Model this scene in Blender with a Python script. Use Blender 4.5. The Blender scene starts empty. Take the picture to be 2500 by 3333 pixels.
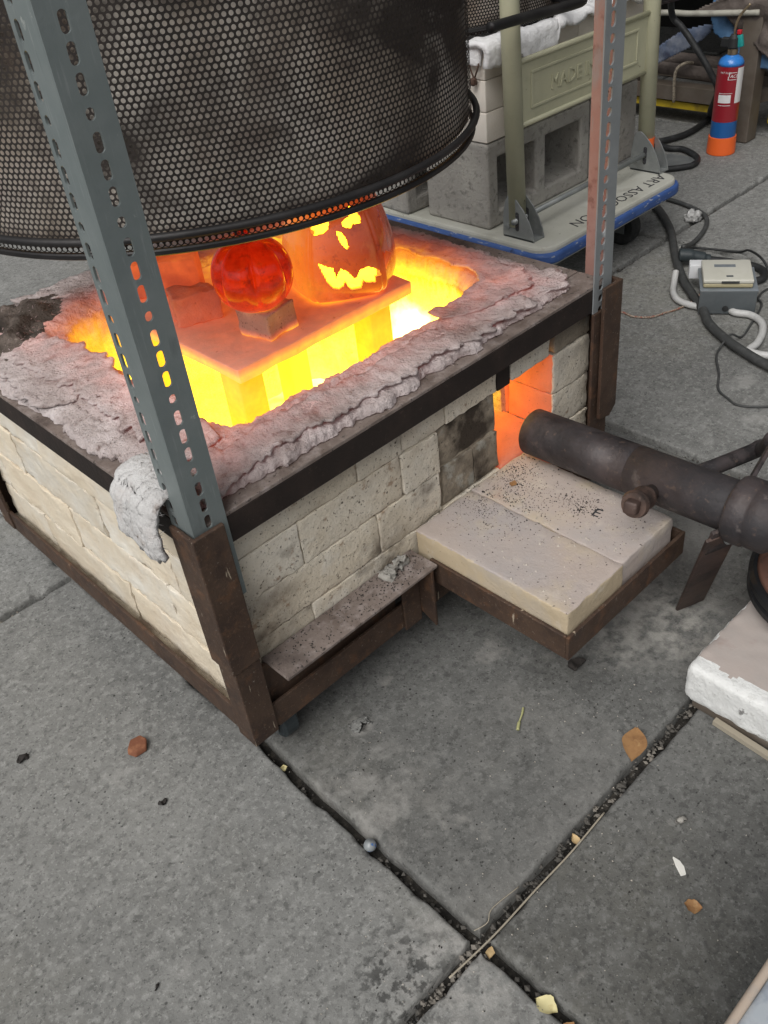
import bpy, math, random
import numpy as np
from mathutils import Vector, Matrix, noise as MN
random.seed(7); np.random.seed(7)
sc = bpy.context.scene
C = bpy.context.collection
PI = math.pi

# ------------------------------------------------------------------ camera
cam_d = bpy.data.cameras.new('camera')
cam = bpy.data.objects.new('camera', cam_d)
C.objects.link(cam)
Rm = np.array([[0.7115682932, -0.6949229604, -0.1036949527],
               [-0.4917790177, -0.3871836087, -0.7798988722],
               [0.5018206471, 0.6059463114, -0.6172561104]])
M3 = Matrix(((Rm[0][0], -Rm[1][0], -Rm[2][0]), (Rm[0][1], -Rm[1][1], -Rm[2][1]), (Rm[0][2], -Rm[1][2], -Rm[2][2])))
cam.matrix_world = Matrix.Translation((-0.30386, -0.66399, 0.95261)) @ M3.to_4x4()
cam_d.sensor_fit = 'VERTICAL'
cam_d.sensor_height = 24.0
cam_d.sensor_width = 18.0
cam_d.lens = 2947.6 / 3333.0 * 24.0
cam_d.clip_start = 0.02
cam_d.clip_end = 400
sc.camera = cam

# ------------------------------------------------------------------ sky, sun, exposure
SUN_EL, SUN_AZ = math.radians(50), math.radians(198)     # azimuth measured from +X towards +Y
w = bpy.data.worlds.new('World'); sc.world = w; w.use_nodes = True
wn = w.node_tree.nodes; wl = w.node_tree.links
for n_ in list(wn): wn.remove(n_)
wo = wn.new('ShaderNodeOutputWorld'); bg = wn.new('ShaderNodeBackground')
sky = wn.new('ShaderNodeTexSky'); sky.sky_type = 'NISHITA'; sky.sun_disc = False
sky.sun_elevation = SUN_EL; sky.sun_rotation = math.radians(90) - SUN_AZ
sky.air_density = 1.0; sky.dust_density = 4.0
hs = wn.new('ShaderNodeHueSaturation'); hs.inputs['Saturation'].default_value = 0.12
wl.new(sky.outputs[0], hs.inputs['Color']); wl.new(hs.outputs[0], bg.inputs['Color'])
bg.inputs['Strength'].default_value = 0.088
wl.new(bg.outputs[0], wo.inputs['Surface'])
sd = bpy.data.lights.new('sun', 'SUN'); sd.energy = 2.1; sd.angle = math.radians(46); sd.color = (1.0, 0.97, 0.93)
so = bpy.data.objects.new('sun', sd); C.objects.link(so)
dv = Vector((math.cos(SUN_AZ) * math.cos(SUN_EL), math.sin(SUN_AZ) * math.cos(SUN_EL), math.sin(SUN_EL)))
so.rotation_euler = dv.to_track_quat('Z', 'Y').to_euler(); so.location = (-3, 0, 5)
sc.view_settings.view_transform = 'Standard'; sc.view_settings.look = 'None'
sc.view_settings.gamma = 1; sc.view_settings.exposure = 0.0
sc.view_settings.use_curve_mapping = False

# ------------------------------------------------------------------ materials
class NT:
    def __init__(s, m):
        m.use_nodes = True; s.t = m.node_tree; s.t.nodes.clear()
    def n(s, t, props=None, **inp):
        nd = s.t.nodes.new(t)
        for k, v in (props or {}).items(): setattr(nd, k, v)
        for k, v in inp.items():
            key = k.replace('_', ' ')
            sock = nd.inputs[key]
            if isinstance(v, bpy.types.NodeSocket): s.t.links.new(v, sock)
            else: sock.default_value = v
        return nd
    def math(s, op, a, b=None, clamp=False):
        nd = s.t.nodes.new('ShaderNodeMath'); nd.operation = op; nd.use_clamp = clamp
        for i, v in enumerate((a, b)):
            if v is None: continue
            if isinstance(v, bpy.types.NodeSocket): s.t.links.new(v, nd.inputs[i])
            else: nd.inputs[i].default_value = v
        return nd.outputs[0]
    def mix(s, f, a, b, bt='MIX'):
        nd = s.t.nodes.new('ShaderNodeMix'); nd.data_type = 'RGBA'; nd.blend_type = bt
        for sock, v in ((nd.inputs[0], f), (nd.inputs[6], a), (nd.inputs[7], b)):
            if isinstance(v, bpy.types.NodeSocket): s.t.links.new(v, sock)
            else: sock.default_value = v if not isinstance(v, tuple) else (*v[:3], 1)
        return nd.outputs[2]
    def ramp(s, f, lo, hi, a=0.0, b=1.0):
        nd = s.n('ShaderNodeMapRange', None, From_Min=lo, From_Max=hi, To_Min=a, To_Max=b, Value=f); nd.clamp = True
        return nd.outputs[0]

def tex(nt, vec, L):
    if L.get('stretch'):
        vec = nt.n('ShaderNodeMapping', None, Vector=vec, Scale=L['stretch'], Rotation=L.get('rot', (0, 0, 0))).outputs[0]
    if L.get('t') == 'vor':
        o = nt.n('ShaderNodeTexVoronoi', dict(feature=L.get('feature', 'F1')), Vector=vec, Scale=L['s'], Randomness=1.0).outputs['Distance']
    else:
        o = nt.n('ShaderNodeTexNoise', None, Vector=vec, Scale=L['s'], Detail=L.get('d', 6.0), Roughness=L.get('r', 0.6), Distortion=L.get('dist', 0.0)).outputs[0]
    return nt.ramp(o, L['lo'], L['hi'])

MATS = {}
def mat(name, col, layers=(), rough=0.8, metal=0.0, bump=(), rnd=0.0, coat=0.0, world=False, heat=None, spec=0.5, glass=0.0, rrange=None):
    """col: base colour; layers: list of dicts (colour c, texture settings) mixed over each other; bump: list of (scale, height, kind);
    heat: dict(axis, a, b, noise, spots, gain) - incandescence of hot refractory from its place in the object"""
    m = bpy.data.materials.new(name); nt = NT(m)
    out = nt.n('ShaderNodeOutputMaterial'); bs = nt.n('ShaderNodeBsdfPrincipled')
    nt.t.links.new(bs.outputs[0], out.inputs[0])
    if world: base_vec = vec = nt.n('ShaderNodeNewGeometry').outputs['Position']
    else:
        base_vec = nt.n('ShaderNodeTexCoord').outputs['Object']
        oi = nt.n('ShaderNodeObjectInfo').outputs['Random']
        off = nt.math('MULTIPLY', oi, 37.0)
        vec = nt.n('ShaderNodeVectorMath', dict(operation='ADD'))
        nt.t.links.new(base_vec, vec.inputs[0]); nt.t.links.new(off, vec.inputs[1]); vec = vec.outputs[0]
    c = nt.mix(0.0, col, col)
    for L in layers:
        f = tex(nt, vec, L)
        if L.get('m2'):
            f = nt.math('MULTIPLY', f, tex(nt, vec, L['m2']))
        if L.get('spot'):
            d_ = nt.n('ShaderNodeVectorMath', dict(operation='DISTANCE')); nt.t.links.new(base_vec, d_.inputs[0]); d_.inputs[1].default_value = L['spot'][:3]
            f = nt.math('MULTIPLY', f, nt.ramp(d_.outputs['Value'], L['spot'][3] * 0.35, L['spot'][3], 1.0, 0.0))
        if L.get('k', 1.0) != 1.0: f = nt.math('MULTIPLY', f, L['k'])
        c = nt.mix(f, c, L['c'], L.get('bt', 'MIX'))
    if rnd:
        k = nt.ramp(nt.n('ShaderNodeObjectInfo').outputs['Random'], 0, 1, 1 - rnd, 1 + rnd)
        c = nt.mix(1.0, c, nt.n('ShaderNodeCombineColor', None, Red=k, Green=k, Blue=k).outputs[0], 'MULTIPLY')
    nt.t.links.new(c, bs.inputs['Base Color'])
    if glass: bs.inputs['Transmission Weight'].default_value = glass; bs.inputs['IOR'].default_value = 1.45
    bs.inputs['Roughness'].default_value = rough; bs.inputs['Metallic'].default_value = metal
    bs.inputs['Specular IOR Level'].default_value = spec
    if rrange:
        rr = nt.n('ShaderNodeTexNoise', None, Vector=vec, Scale=rrange[2], Detail=5.0).outputs[0]
        nt.t.links.new(nt.ramp(rr, 0.3, 0.7, rrange[0], rrange[1]), bs.inputs['Roughness'])
    if coat: bs.inputs['Coat Weight'].default_value = coat; bs.inputs['Coat Roughness'].default_value = 0.05
    prev = None
    for s_, h_, kind in bump:
        if kind == 'vor': v_ = nt.n('ShaderNodeTexVoronoi', None, Vector=vec, Scale=s_).outputs['Distance']
        elif kind == 'pit':
            v_ = nt.n('ShaderNodeTexVoronoi', None, Vector=vec, Scale=s_).outputs['Distance']; v_ = nt.ramp(v_, 0.12, 0.3)
        else: v_ = nt.n('ShaderNodeTexNoise', None, Vector=vec, Scale=s_, Detail=6.0, Roughness=0.65).outputs[0]
        b_ = nt.n('ShaderNodeBump', None, Height=v_, Distance=h_, Strength=1.0)
        if prev: nt.t.links.new(prev, b_.inputs['Normal'])
        prev = b_.outputs[0]
    if prev: nt.t.links.new(prev, bs.inputs['Normal'])
    if heat:
        sep = nt.n('ShaderNodeSeparateXYZ', None, Vector=base_vec)
        src_ = sep.outputs[heat.get('axis', 'Z')]
        if heat.get('dir'):
            dp = nt.n('ShaderNodeVectorMath', dict(operation='DOT_PRODUCT')); nt.t.links.new(base_vec, dp.inputs[0]); dp.inputs[1].default_value = heat['dir']; src_ = dp.outputs['Value']
        h = nt.ramp(src_, heat['a'], heat['b'], heat.get('ha', 0.0), heat.get('hb', 1.0))
        if heat.get('foot'): h = nt.math('ADD', h, nt.ramp(sep.outputs['Z'], 0.0, heat['foot'][0], heat['foot'][1], 0.0))
        for (sx, sy, sz, r_, k_) in heat.get('spots', ()):
            d = nt.n('ShaderNodeVectorMath', dict(operation='DISTANCE')); nt.t.links.new(base_vec, d.inputs[0]); d.inputs[1].default_value = (sx, sy, sz)
            h = nt.math('ADD', h, nt.ramp(d.outputs['Value'], 0.0, r_, k_, 0.0))
        nz = nt.n('ShaderNodeTexNoise', None, Vector=vec, Scale=heat.get('ns', 22.0), Detail=5.0, Roughness=0.6).outputs[0]
        h = nt.math('ADD', h, nt.ramp(nz, 0.25, 0.75, -heat.get('na', 0.15), heat.get('na', 0.15)))
        h = nt.math('MAXIMUM', h, 0.0)
        if heat.get('cheb'):
            x0, y0, hx, hy, c0, c1 = heat['cheb']
            ax_ = nt.math('DIVIDE', nt.math('ABSOLUTE', nt.math('SUBTRACT', sep.outputs['X'], x0)), hx)
            ay_ = nt.math('DIVIDE', nt.math('ABSOLUTE', nt.math('SUBTRACT', sep.outputs['Y'], y0)), hy)
            h = nt.math('MULTIPLY', h, nt.ramp(nt.math('MAXIMUM', ax_, ay_), c0, c1, 1.0, 0.0))
        cr = nt.n('ShaderNodeValToRGB', None, Fac=nt.math('MULTIPLY', h, 0.5))
        els = cr.color_ramp.elements
        stops = [(0.0, (0.3, 0.01, 0.004)), (0.12, (1.0, 0.07, 0.02)), (0.25, (1.0, 0.16, 0.03)), (0.38, (1.0, 0.40, 0.012)), (0.5, (1.0, 0.66, 0.02)), (0.72, (1.0, 0.74, 0.045)), (1.0, (1.0, 0.85, 0.42))]
        els[0].position, els[0].color = stops[0][0], (*stops[0][1], 1)
        els[1].position, els[1].color = stops[-1][0], (*stops[-1][1], 1)
        for p_, c_ in stops[1:-1]:
            e_ = els.new(p_); e_.color = (*c_, 1)
        nt.t.links.new(cr.outputs[0], bs.inputs['Emission Color'])
        st = nt.math('MULTIPLY', nt.math('POWER', h, heat.get('pow', 1.8)), heat.get('gain', 1.7))
        nt.t.links.new(st, bs.inputs['Emission Strength'])
    MATS[name] = m
    return m

def L(c, s, lo, hi, **k): return dict(c=c, s=s, lo=lo, hi=hi, **k)

CONC = dict(rough=0.92, bump=[(9, 0.003, 'n'), (80, 0.0011, 'n'), (260, 0.0007, 'n')], rnd=0.05, spec=0.25)
def concrete(name, k, extra=()):
    c = lambda v: (v * k, v * k * 1.005, v * k * 0.965)
    mat(name, c(0.225), [L(c(0.32), 4, 0.48, 0.72, k=0.55), L(c(0.14), 2.2, 0.5, 0.7, k=0.6), L((0.25 * k, 0.235 * k, 0.18 * k), 1.6, 0.52, 0.72, k=0.45),
        L(c(0.31), 30, 0.5, 0.66, k=0.55), L(c(0.15), 36, 0.52, 0.68, k=0.5),
        L(c(0.36), 100, 0.52, 0.63, k=0.55), L(c(0.105), 105, 0.54, 0.63, k=0.55), L(c(0.44), 260, 0.58, 0.66, k=0.5), L(c(0.07), 240, 0.59, 0.66, k=0.65),
        L(c(0.035), 95, 0.16, 0.08, t='vor', k=0.85, m2=L(0, 14, 0.5, 0.56)), L(c(0.03), 40, 0.085, 0.05, t='vor', k=0.9, m2=L(0, 6, 0.52, 0.56))] + list(extra), **CONC)
concrete('concrete', 0.93, [L((0.12, 0.12, 0.115), 1.1, 0.56, 0.70, k=0.45), L((0.05, 0.05, 0.048), 6.5, 0.66, 0.72, k=0.6, m2=L(0, 90, 0.45, 0.55)), L((0.36, 0.355, 0.34), 9, 0.64, 0.70, k=0.5),
    L((0.40, 0.39, 0.37), 60, 0.42, 0.55, k=0.6, spot=(-0.01, -0.33, 0, 0.09)), L((0.05, 0.05, 0.048), 90, 0.5, 0.58, k=0.8, spot=(-0.06, -0.30, 0, 0.08))])
concrete('concrete_shaded', 0.59, [L((0.27, 0.265, 0.25), 2.6, 0.58, 0.70, k=0.4), L((0.32, 0.31, 0.29), 11, 0.64, 0.72, k=0.5), L((0.035, 0.035, 0.034), 7, 0.62, 0.72, k=0.6),  # shade over these slabs is put into the darker base colour
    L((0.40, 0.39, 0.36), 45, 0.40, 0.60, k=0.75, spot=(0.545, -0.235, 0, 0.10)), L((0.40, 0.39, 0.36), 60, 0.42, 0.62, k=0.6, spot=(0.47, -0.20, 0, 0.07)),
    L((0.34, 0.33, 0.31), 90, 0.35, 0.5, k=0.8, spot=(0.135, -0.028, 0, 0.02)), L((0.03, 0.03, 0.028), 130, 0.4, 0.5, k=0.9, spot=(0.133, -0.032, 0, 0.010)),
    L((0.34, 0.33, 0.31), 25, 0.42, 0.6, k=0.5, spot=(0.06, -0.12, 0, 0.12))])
mat('joint_dirt', (0.035, 0.032, 0.028), [L((0.1, 0.09, 0.075), 90, 0.5, 0.7), L((0.012, 0.011, 0.01), 40, 0.5, 0.7)], rough=1, bump=[(150, 0.004, 'n')])
mat('pebble', (0.07, 0.065, 0.058), [L((0.17, 0.155, 0.135), 12, 0.55, 0.6), L((0.03, 0.03, 0.03), 15, 0.55, 0.6)], rnd=0.6, rough=0.9)
mat('rusty_steel', (0.066, 0.040, 0.028), [L((0.105, 0.066, 0.045), 14, 0.4, 0.7, k=0.8), L((0.042, 0.027, 0.022), 25, 0.5, 0.68, k=0.8),
    L((0.16, 0.095, 0.06), 160, 0.58, 0.70, k=0.6), L((0.15, 0.075, 0.04), 38, 0.55, 0.66, k=0.6), L((0.5, 0.42, 0.32), 46, 0.675, 0.70, k=0.8, stretch=(3, 3, 0.4)), L((0.30, 0.26, 0.22), 300, 0.64, 0.70, k=0.6)], rough=0.62, metal=0.25, bump=[(120, 0.0008, 'n'), (20, 0.001, 'n')], rrange=(0.5, 0.8, 30))
mat('scorched_steel', (0.019, 0.013, 0.011), [L((0.035, 0.023, 0.019), 20, 0.45, 0.7), L((0.1, 0.07, 0.055), 180, 0.62, 0.74, k=0.5)], rough=0.68, metal=0.2, bump=[(130, 0.0008, 'n')])
mat('dusty_steel', (0.21, 0.17, 0.15), [L((0.12, 0.09, 0.075), 26, 0.45, 0.68), L((0.34, 0.295, 0.28), 70, 0.5, 0.7, k=0.7), L((0.02, 0.018, 0.016), 170, 0.6, 0.68, k=0.9), L((0.06, 0.045, 0.04), 8, 0.55, 0.7, k=0.7)], rough=0.95, bump=[(150, 0.0016, 'n')])
mat('galvanised', (0.21, 0.245, 0.245), [L((0.26, 0.29, 0.29), 22, 0.4, 0.7, k=0.6), L((0.15, 0.18, 0.185), 9, 0.5, 0.7, k=0.6), L((0.34, 0.37, 0.37), 240, 0.58, 0.7, k=0.5, stretch=(1, 1, 0.08)), L((0.11, 0.13, 0.135), 60, 0.62, 0.72, k=0.5, stretch=(1, 1, 0.2)), L((0.5, 0.52, 0.5), 55, 0.69, 0.72, k=0.6)], rough=0.5, metal=0.35, bump=[(60, 0.0004, 'n')], rrange=(0.4, 0.62, 14))
mat('galvanised_paint', (0.30, 0.32, 0.33), [L((0.22, 0.24, 0.25), 22, 0.4, 0.7, k=0.6), L((0.72, 0.75, 0.76), 13, 0.58, 0.62, k=0.85, stretch=(1, 1, 0.35)), L((0.33, 0.12, 0.09), 70, 0.68, 0.72, k=0.8)], rough=0.55, metal=0.3, bump=[(60, 0.0005, 'n')])
mat('red_primer', (0.36, 0.20, 0.17), [L((0.40, 0.26, 0.225), 18, 0.45, 0.7), L((0.2, 0.09, 0.07), 45, 0.55, 0.7), L((0.3, 0.29, 0.28), 30, 0.6, 0.68, k=0.6, stretch=(1, 1, 0.3)), L((0.6, 0.4, 0.34), 60, 0.68, 0.72, k=0.7)], rough=0.75)
mat('insulating_brick', (0.69, 0.615, 0.495), [L((0.45, 0.37, 0.27), 9, 0.52, 0.68, k=0.45), L((0.78, 0.74, 0.66), 24, 0.55, 0.66, k=0.6), L((0.12, 0.085, 0.06), 26, 0.36, 0.62, k=0.75, spot=(-0.285, -0.32, 0.225, 0.075)), L((0.10, 0.075, 0.055), 40, 0.40, 0.62, k=0.8, spot=(-0.10, -0.32, 0.185, 0.06)), L((0.12, 0.09, 0.065), 40, 0.42, 0.62, k=0.7, spot=(-0.31, -0.32, 0.15, 0.08)), L((0.30, 0.22, 0.15), 20, 0.44, 0.62, k=0.6, spot=(-0.05, -0.32, 0.36, 0.09)), L((0.2, 0.17, 0.14), 30, 0.42, 0.6, k=0.7, spot=(0.3, -0.32, 0.35, 0.09)),L((0.73, 0.69, 0.61), 7, 0.4, 0.65, k=0.8), L((0.42, 0.38, 0.31), 10, 0.52, 0.75, k=0.5),
    L((0.10, 0.08, 0.06), 210, 0.60, 0.68, k=0.9), L((0.3, 0.2, 0.13), 45, 0.62, 0.70, k=0.8), L((0.06, 0.045, 0.035), 75, 0.15, 0.09, t='vor', k=0.9, m2=L(0, 9, 0.52, 0.58)), L((0.07, 0.05, 0.04), 7, 0.008, 0.003, t='vor', feature='DISTANCE_TO_EDGE', k=0.7, m2=L(0, 5, 0.60, 0.64)), L((0.40, 0.33, 0.25), 5, 0.54, 0.70, k=0.5), L((0.13, 0.10, 0.075), 14, 0.58, 0.74, k=0.85), L((0.2, 0.15, 0.10), 420, 0.6, 0.68, k=0.7)],
    rough=0.95, bump=[(140, 0.0018, 'n'), (24, 0.0022, 'n')], rnd=0.08, spec=0.2)
mat('cream_brick', (0.66, 0.58, 0.455), [L((0.72, 0.69, 0.62), 5, 0.45, 0.6, k=0.9), L((0.58, 0.47, 0.34), 12, 0.52, 0.72, k=0.6), L((0.76, 0.68, 0.55), 9, 0.55, 0.62, k=0.6, stretch=(1, 1, 4)),
    L((0.35, 0.28, 0.2), 60, 0.66, 0.74, k=0.6), L((0.3, 0.24, 0.18), 4, 0.66, 0.76, k=0.5)], rough=0.95, bump=[(80, 0.002, 'n'), (16, 0.004, 'n')], rnd=0.07, spec=0.2)
mat('mortar', (0.36, 0.31, 0.24), [L((0.2, 0.15, 0.11), 20, 0.45, 0.65), L((0.5, 0.44, 0.34), 30, 0.5, 0.7)], rough=1, bump=[(70, 0.004, 'n')])
mat('sooty_brick', (0.24, 0.205, 0.16), [L((0.42, 0.36, 0.28), 9, 0.45, 0.62), L((0.06, 0.048, 0.038), 13, 0.48, 0.64), L((0.42, 0.42, 0.38), 22, 0.6, 0.68, k=0.6), L((0.03, 0.025, 0.02), 200, 0.6, 0.7, k=0.8)], rough=0.95, bump=[(130, 0.002, 'n'), (24, 0.003, 'n')], spec=0.2)
mat('hard_firebrick', (0.47, 0.40, 0.36), [L((0.43, 0.39, 0.375), 7, 0.42, 0.62, k=0.9), L((0.56, 0.47, 0.32), 10, 0.52, 0.7, k=0.7), L((0.62, 0.56, 0.48), 30, 0.58, 0.7, k=0.5), L((0.5, 0.3, 0.23), 11, 0.6, 0.75, k=0.6), L((0.06, 0.05, 0.045), 190, 0.64, 0.7, k=0.85)],
    rough=0.9, bump=[(110, 0.0012, 'n'), (20, 0.0012, 'n')], rnd=0.05, spec=0.25)
mat('yellow_firebrick', (0.50, 0.41, 0.285), [L((0.42, 0.39, 0.36), 7, 0.5, 0.66, k=0.7), L((0.62, 0.56, 0.47), 30, 0.58, 0.7, k=0.6), L((0.06, 0.05, 0.045), 190, 0.66, 0.72, k=0.8)],
    rough=0.9, bump=[(110, 0.0012, 'n'), (20, 0.0012, 'n')], spec=0.25)
KZ = 0.0
mat('fibre', (0.52, 0.45, 0.44), [L((0.64, 0.58, 0.575), 12, 0.45, 0.68), L((0.30, 0.24, 0.225), 26, 0.52, 0.70, k=0.8), L((0.19, 0.145, 0.125), 7, 0.52, 0.68, k=0.65), L((0.2, 0.14, 0.125), 55, 0.61, 0.70, k=0.85),
    L((0.05, 0.045, 0.04), 95, 0.64, 0.7, k=0.85, m2=L(0, 10, 0.5, 0.6))], rough=1.0, bump=[(45, 0.008, 'n'), (190, 0.003, 'n')], spec=0.1,
    heat=dict(axis='Z', a=0.452, b=0.30, ha=0.24, hb=1.14, na=0.18, ns=24, gain=1.45, pow=2.0, cheb=(0.0, -0.021, 0.222, 0.213, 1.05, 1.5),
              spots=[(0.225, -0.09, 0.31, 0.16, 0.9), (0.1, -0.12, 0.15, 0.2, 0.5)]))
mat('fibre_soot', (0.085, 0.07, 0.06), [L((0.20, 0.165, 0.145), 26, 0.46, 0.66), L((0.3, 0.25, 0.22), 55, 0.62, 0.7, k=0.8), L((0.02, 0.018, 0.016), 12, 0.5, 0.65)], rough=1.0, bump=[(60, 0.007, 'n'), (190, 0.003, 'n')], spec=0.1)
mat('fibre_cold', (0.50, 0.49, 0.485), [L((0.60, 0.595, 0.59), 12, 0.4, 0.65), L((0.5, 0.46, 0.44), 30, 0.55, 0.72, k=0.7), L((0.07, 0.06, 0.055), 110, 0.63, 0.69, k=0.85, m2=L(0, 16, 0.48, 0.58)), L((0.2, 0.15, 0.12), 20, 0.64, 0.72, k=0.9)], rough=1.0, bump=[(45, 0.006, 'n'), (190, 0.002, 'n')], spec=0.1)
mat('fibre_white', (0.86, 0.86, 0.87), [L((0.7, 0.68, 0.66), 20, 0.55, 0.75, k=0.5)], rough=1.0, bump=[(60, 0.004, 'n')], spec=0.1)
mat('lid_fibre', (0.82, 0.76, 0.69), [L((0.60, 0.51, 0.42), 5, 0.45, 0.6), L((0.055, 0.046, 0.04), 4.2, 0.44, 0.56, k=0.93, d=4.0, dist=0.6, stretch=(1, 1, 1.6)), L((0.25, 0.19, 0.15), 9, 0.52, 0.66, k=0.7), L((0.05, 0.045, 0.04), 40, 0.55, 0.68, k=0.5)], rough=1.0, bump=[(70, 0.004, 'n')], spec=0.1)
mat('perforated_steel', (0.026, 0.021, 0.019), [L((0.042, 0.035, 0.031), 12, 0.45, 0.68), L((0.05, 0.036, 0.028), 30, 0.6, 0.7, k=0.6)], rough=0.7, metal=0.0, spec=0.25)
mat('rim_steel', (0.022, 0.021, 0.022), [L((0.04, 0.038, 0.038), 18, 0.45, 0.68)], rough=0.5, metal=0.4, bump=[(80, 0.0005, 'n')])
mat('hot_shelf', (0.56, 0.34, 0.26), [L((0.48, 0.29, 0.22), 14, 0.45, 0.68), L((0.25, 0.14, 0.1), 60, 0.64, 0.7, k=0.6)], rough=0.9, bump=[(60, 0.001, 'n')],
    heat=dict(axis='Z', a=0.0195, b=0.008, ha=0.36, hb=0.74, na=0.09, ns=40, gain=1.6, pow=1.8, spots=[(0.3, 0.3, 0.01, 0.30, 0.5)]))
mat('hot_post', (0.5, 0.36, 0.1), [], rough=0.9, heat=dict(axis='Z', a=0.27, b=0.1, ha=0.80, hb=0.95, na=0.08, ns=30, gain=1.05, pow=2.0), bump=[(30, 0.001, 'n')])
mat('hot_floor', (0.6, 0.5, 0.4), [], rough=0.9, heat=dict(axis='X', a=-0.25, b=0.25, ha=1.15, hb=1.75, na=0.25, ns=12, gain=0.95, pow=2.0))
mat('hot_block', (0.46, 0.29, 0.23), [L((0.55, 0.38, 0.31), 30, 0.5, 0.66), L((0.16, 0.07, 0.05), 120, 0.6, 0.7, k=0.8), L((0.1, 0.06, 0.05), 260, 0.6, 0.68, k=0.8)], rough=0.95, bump=[(120, 0.0015, 'n'), (30, 0.002, 'n')],
    heat=dict(axis='Z', a=0.012, b=0.0, ha=0.13, hb=0.8, na=0.08, ns=60, gain=1.4))
mat('hot_brick', (0.46, 0.22, 0.16), [L((0.6, 0.36, 0.28), 25, 0.5, 0.66), L((0.2, 0.08, 0.05), 90, 0.62, 0.7, k=0.7)], rough=0.95, bump=[(100, 0.0012, 'n'), (25, 0.003, 'n')],
    heat=dict(axis='Z', a=0.0, b=0.045, ha=0.36, hb=0.26, na=0.12, ns=26, gain=1.7))
mat('hot_brick_bright', (0.42, 0.17, 0.10), [L((0.2, 0.08, 0.05), 90, 0.64, 0.7, k=0.6)], rough=0.95, bump=[(100, 0.0012, 'n')],
    heat=dict(axis='Z', a=0.0, b=0.05, ha=0.30, hb=0.44, na=0.12, ns=30, gain=2.0))
mat('port_brick', (0.46, 0.22, 0.15), [L((0.3, 0.17, 0.12), 60, 0.6, 0.7, k=0.7), L((0.06, 0.05, 0.045), 190, 0.62, 0.7, k=0.8)], rough=0.95, bump=[(110, 0.0015, 'n')],
    heat=dict(axis='Y', a=-0.325, b=-0.20, ha=0.24, hb=0.62, na=0.07, ns=30, gain=2.2))
mat('glaze_big', (0.50, 0.155, 0.035), [L((0.36, 0.075, 0.015), 9, 0.46, 0.64), L((0.09, 0.025, 0.012), 24, 0.54, 0.66, k=0.85), L((0.03, 0.012, 0.008), 75, 0.57, 0.66, k=0.8), L((0.5, 0.25, 0.10), 30, 0.58, 0.66, k=0.6, stretch=(1, 1, 0.35))], rough=0.18, coat=0.8, bump=[(14, 0.0025, 'n'), (60, 0.0006, 'n')],
    heat=dict(dir=(0.71, -0.69, 0.0), a=0.055, b=-0.045, ha=0.24, hb=0.60, na=0.06, ns=14, gain=2.0, foot=(0.006, 0.45)))
mat('glaze_small', (0.85, 0.085, 0.015), [L((0.22, 0.018, 0.007), 26, 0.48, 0.64, k=0.75, d=9.0), L((0.10, 0.02, 0.01), 80, 0.56, 0.66, k=0.7)], rough=0.07, glass=0.72, bump=[(22, 0.0012, 'n')],
    heat=dict(axis='Z', a=0.06, b=0.004, ha=0.08, hb=0.34, na=0.10, ns=46, gain=1.8, foot=(0.004, 0.5)))
mat('pumpkin_inside', (0.6, 0.4, 0.2), [], rough=0.6, heat=dict(axis='Z', a=0.16, b=0.0, ha=0.98, hb=1.2, na=0.06, ns=20, gain=2.4, pow=2.0))
mat('pumpkin_cut', (0.6, 0.3, 0.1), [], rough=0.6, heat=dict(axis='Z', a=0.16, b=0.0, ha=0.55, hb=0.66, na=0.05, ns=40, gain=2.2))
mat('cigar_hot', (0.4, 0.1, 0.03), [L((0.1, 0.03, 0.01), 60, 0.6, 0.7)], rough=0.5, heat=dict(axis='Z', a=0.0, b=0.05, ha=0.6, hb=0.42, na=0.06, gain=1.8))
mat('burner_iron', (0.036, 0.033, 0.036), [L((0.075, 0.060, 0.060), 11, 0.42, 0.64), L((0.022, 0.02, 0.022), 16, 0.5, 0.66), L((0.2, 0.17, 0.16), 26, 0.63, 0.70, k=0.6), L((0.09, 0.058, 0.048), 8, 0.42, 0.66, k=0.65, spot=(0.0, 0.06, 0.25, 0.24)), L((0.014, 0.012, 0.013), 16, 0.52, 0.60, k=0.85, d=9.0, r=0.72, stretch=(1, 0.6, 1)), L((0.16, 0.11, 0.085), 110, 0.60, 0.70, k=0.5)], rough=0.6, metal=0.2, bump=[(60, 0.0012, 'n'), (22, 0.0015, 'n')], rrange=(0.5, 0.75, 12),)
mat('burner_rust', (0.07, 0.046, 0.040), [L((0.12, 0.076, 0.060), 11, 0.42, 0.64), L((0.03, 0.024, 0.022), 16, 0.5, 0.66), L((0.26, 0.2, 0.17), 30, 0.65, 0.72, k=0.6)], rough=0.55, metal=0.3, bump=[(70, 0.0008, 'n')])
mat('rust_red', (0.17, 0.082, 0.058), [L((0.11, 0.06, 0.05), 10, 0.45, 0.66), L((0.25, 0.13, 0.085), 26, 0.55, 0.7), L((0.05, 0.035, 0.03), 40, 0.6, 0.7)], rough=0.75, metal=0.1, bump=[(60, 0.0008, 'n')])
mat('black_iron', (0.018, 0.019, 0.021), [L((0.045, 0.046, 0.05), 30, 0.5, 0.7)], rough=0.4, metal=0.3)
mat('white_block', (0.72, 0.73, 0.72), [L((0.8, 0.81, 0.8), 10, 0.4, 0.65), L((0.5, 0.5, 0.48), 60, 0.6, 0.7, k=0.6), L((0.16, 0.155, 0.15), 26, 0.66, 0.70, k=0.9), L((0.4, 0.4, 0.39), 160, 0.64, 0.7, k=0.6)], rough=0.95, bump=[(26, 0.004, 'n'), (90, 0.002, 'n')])
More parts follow.
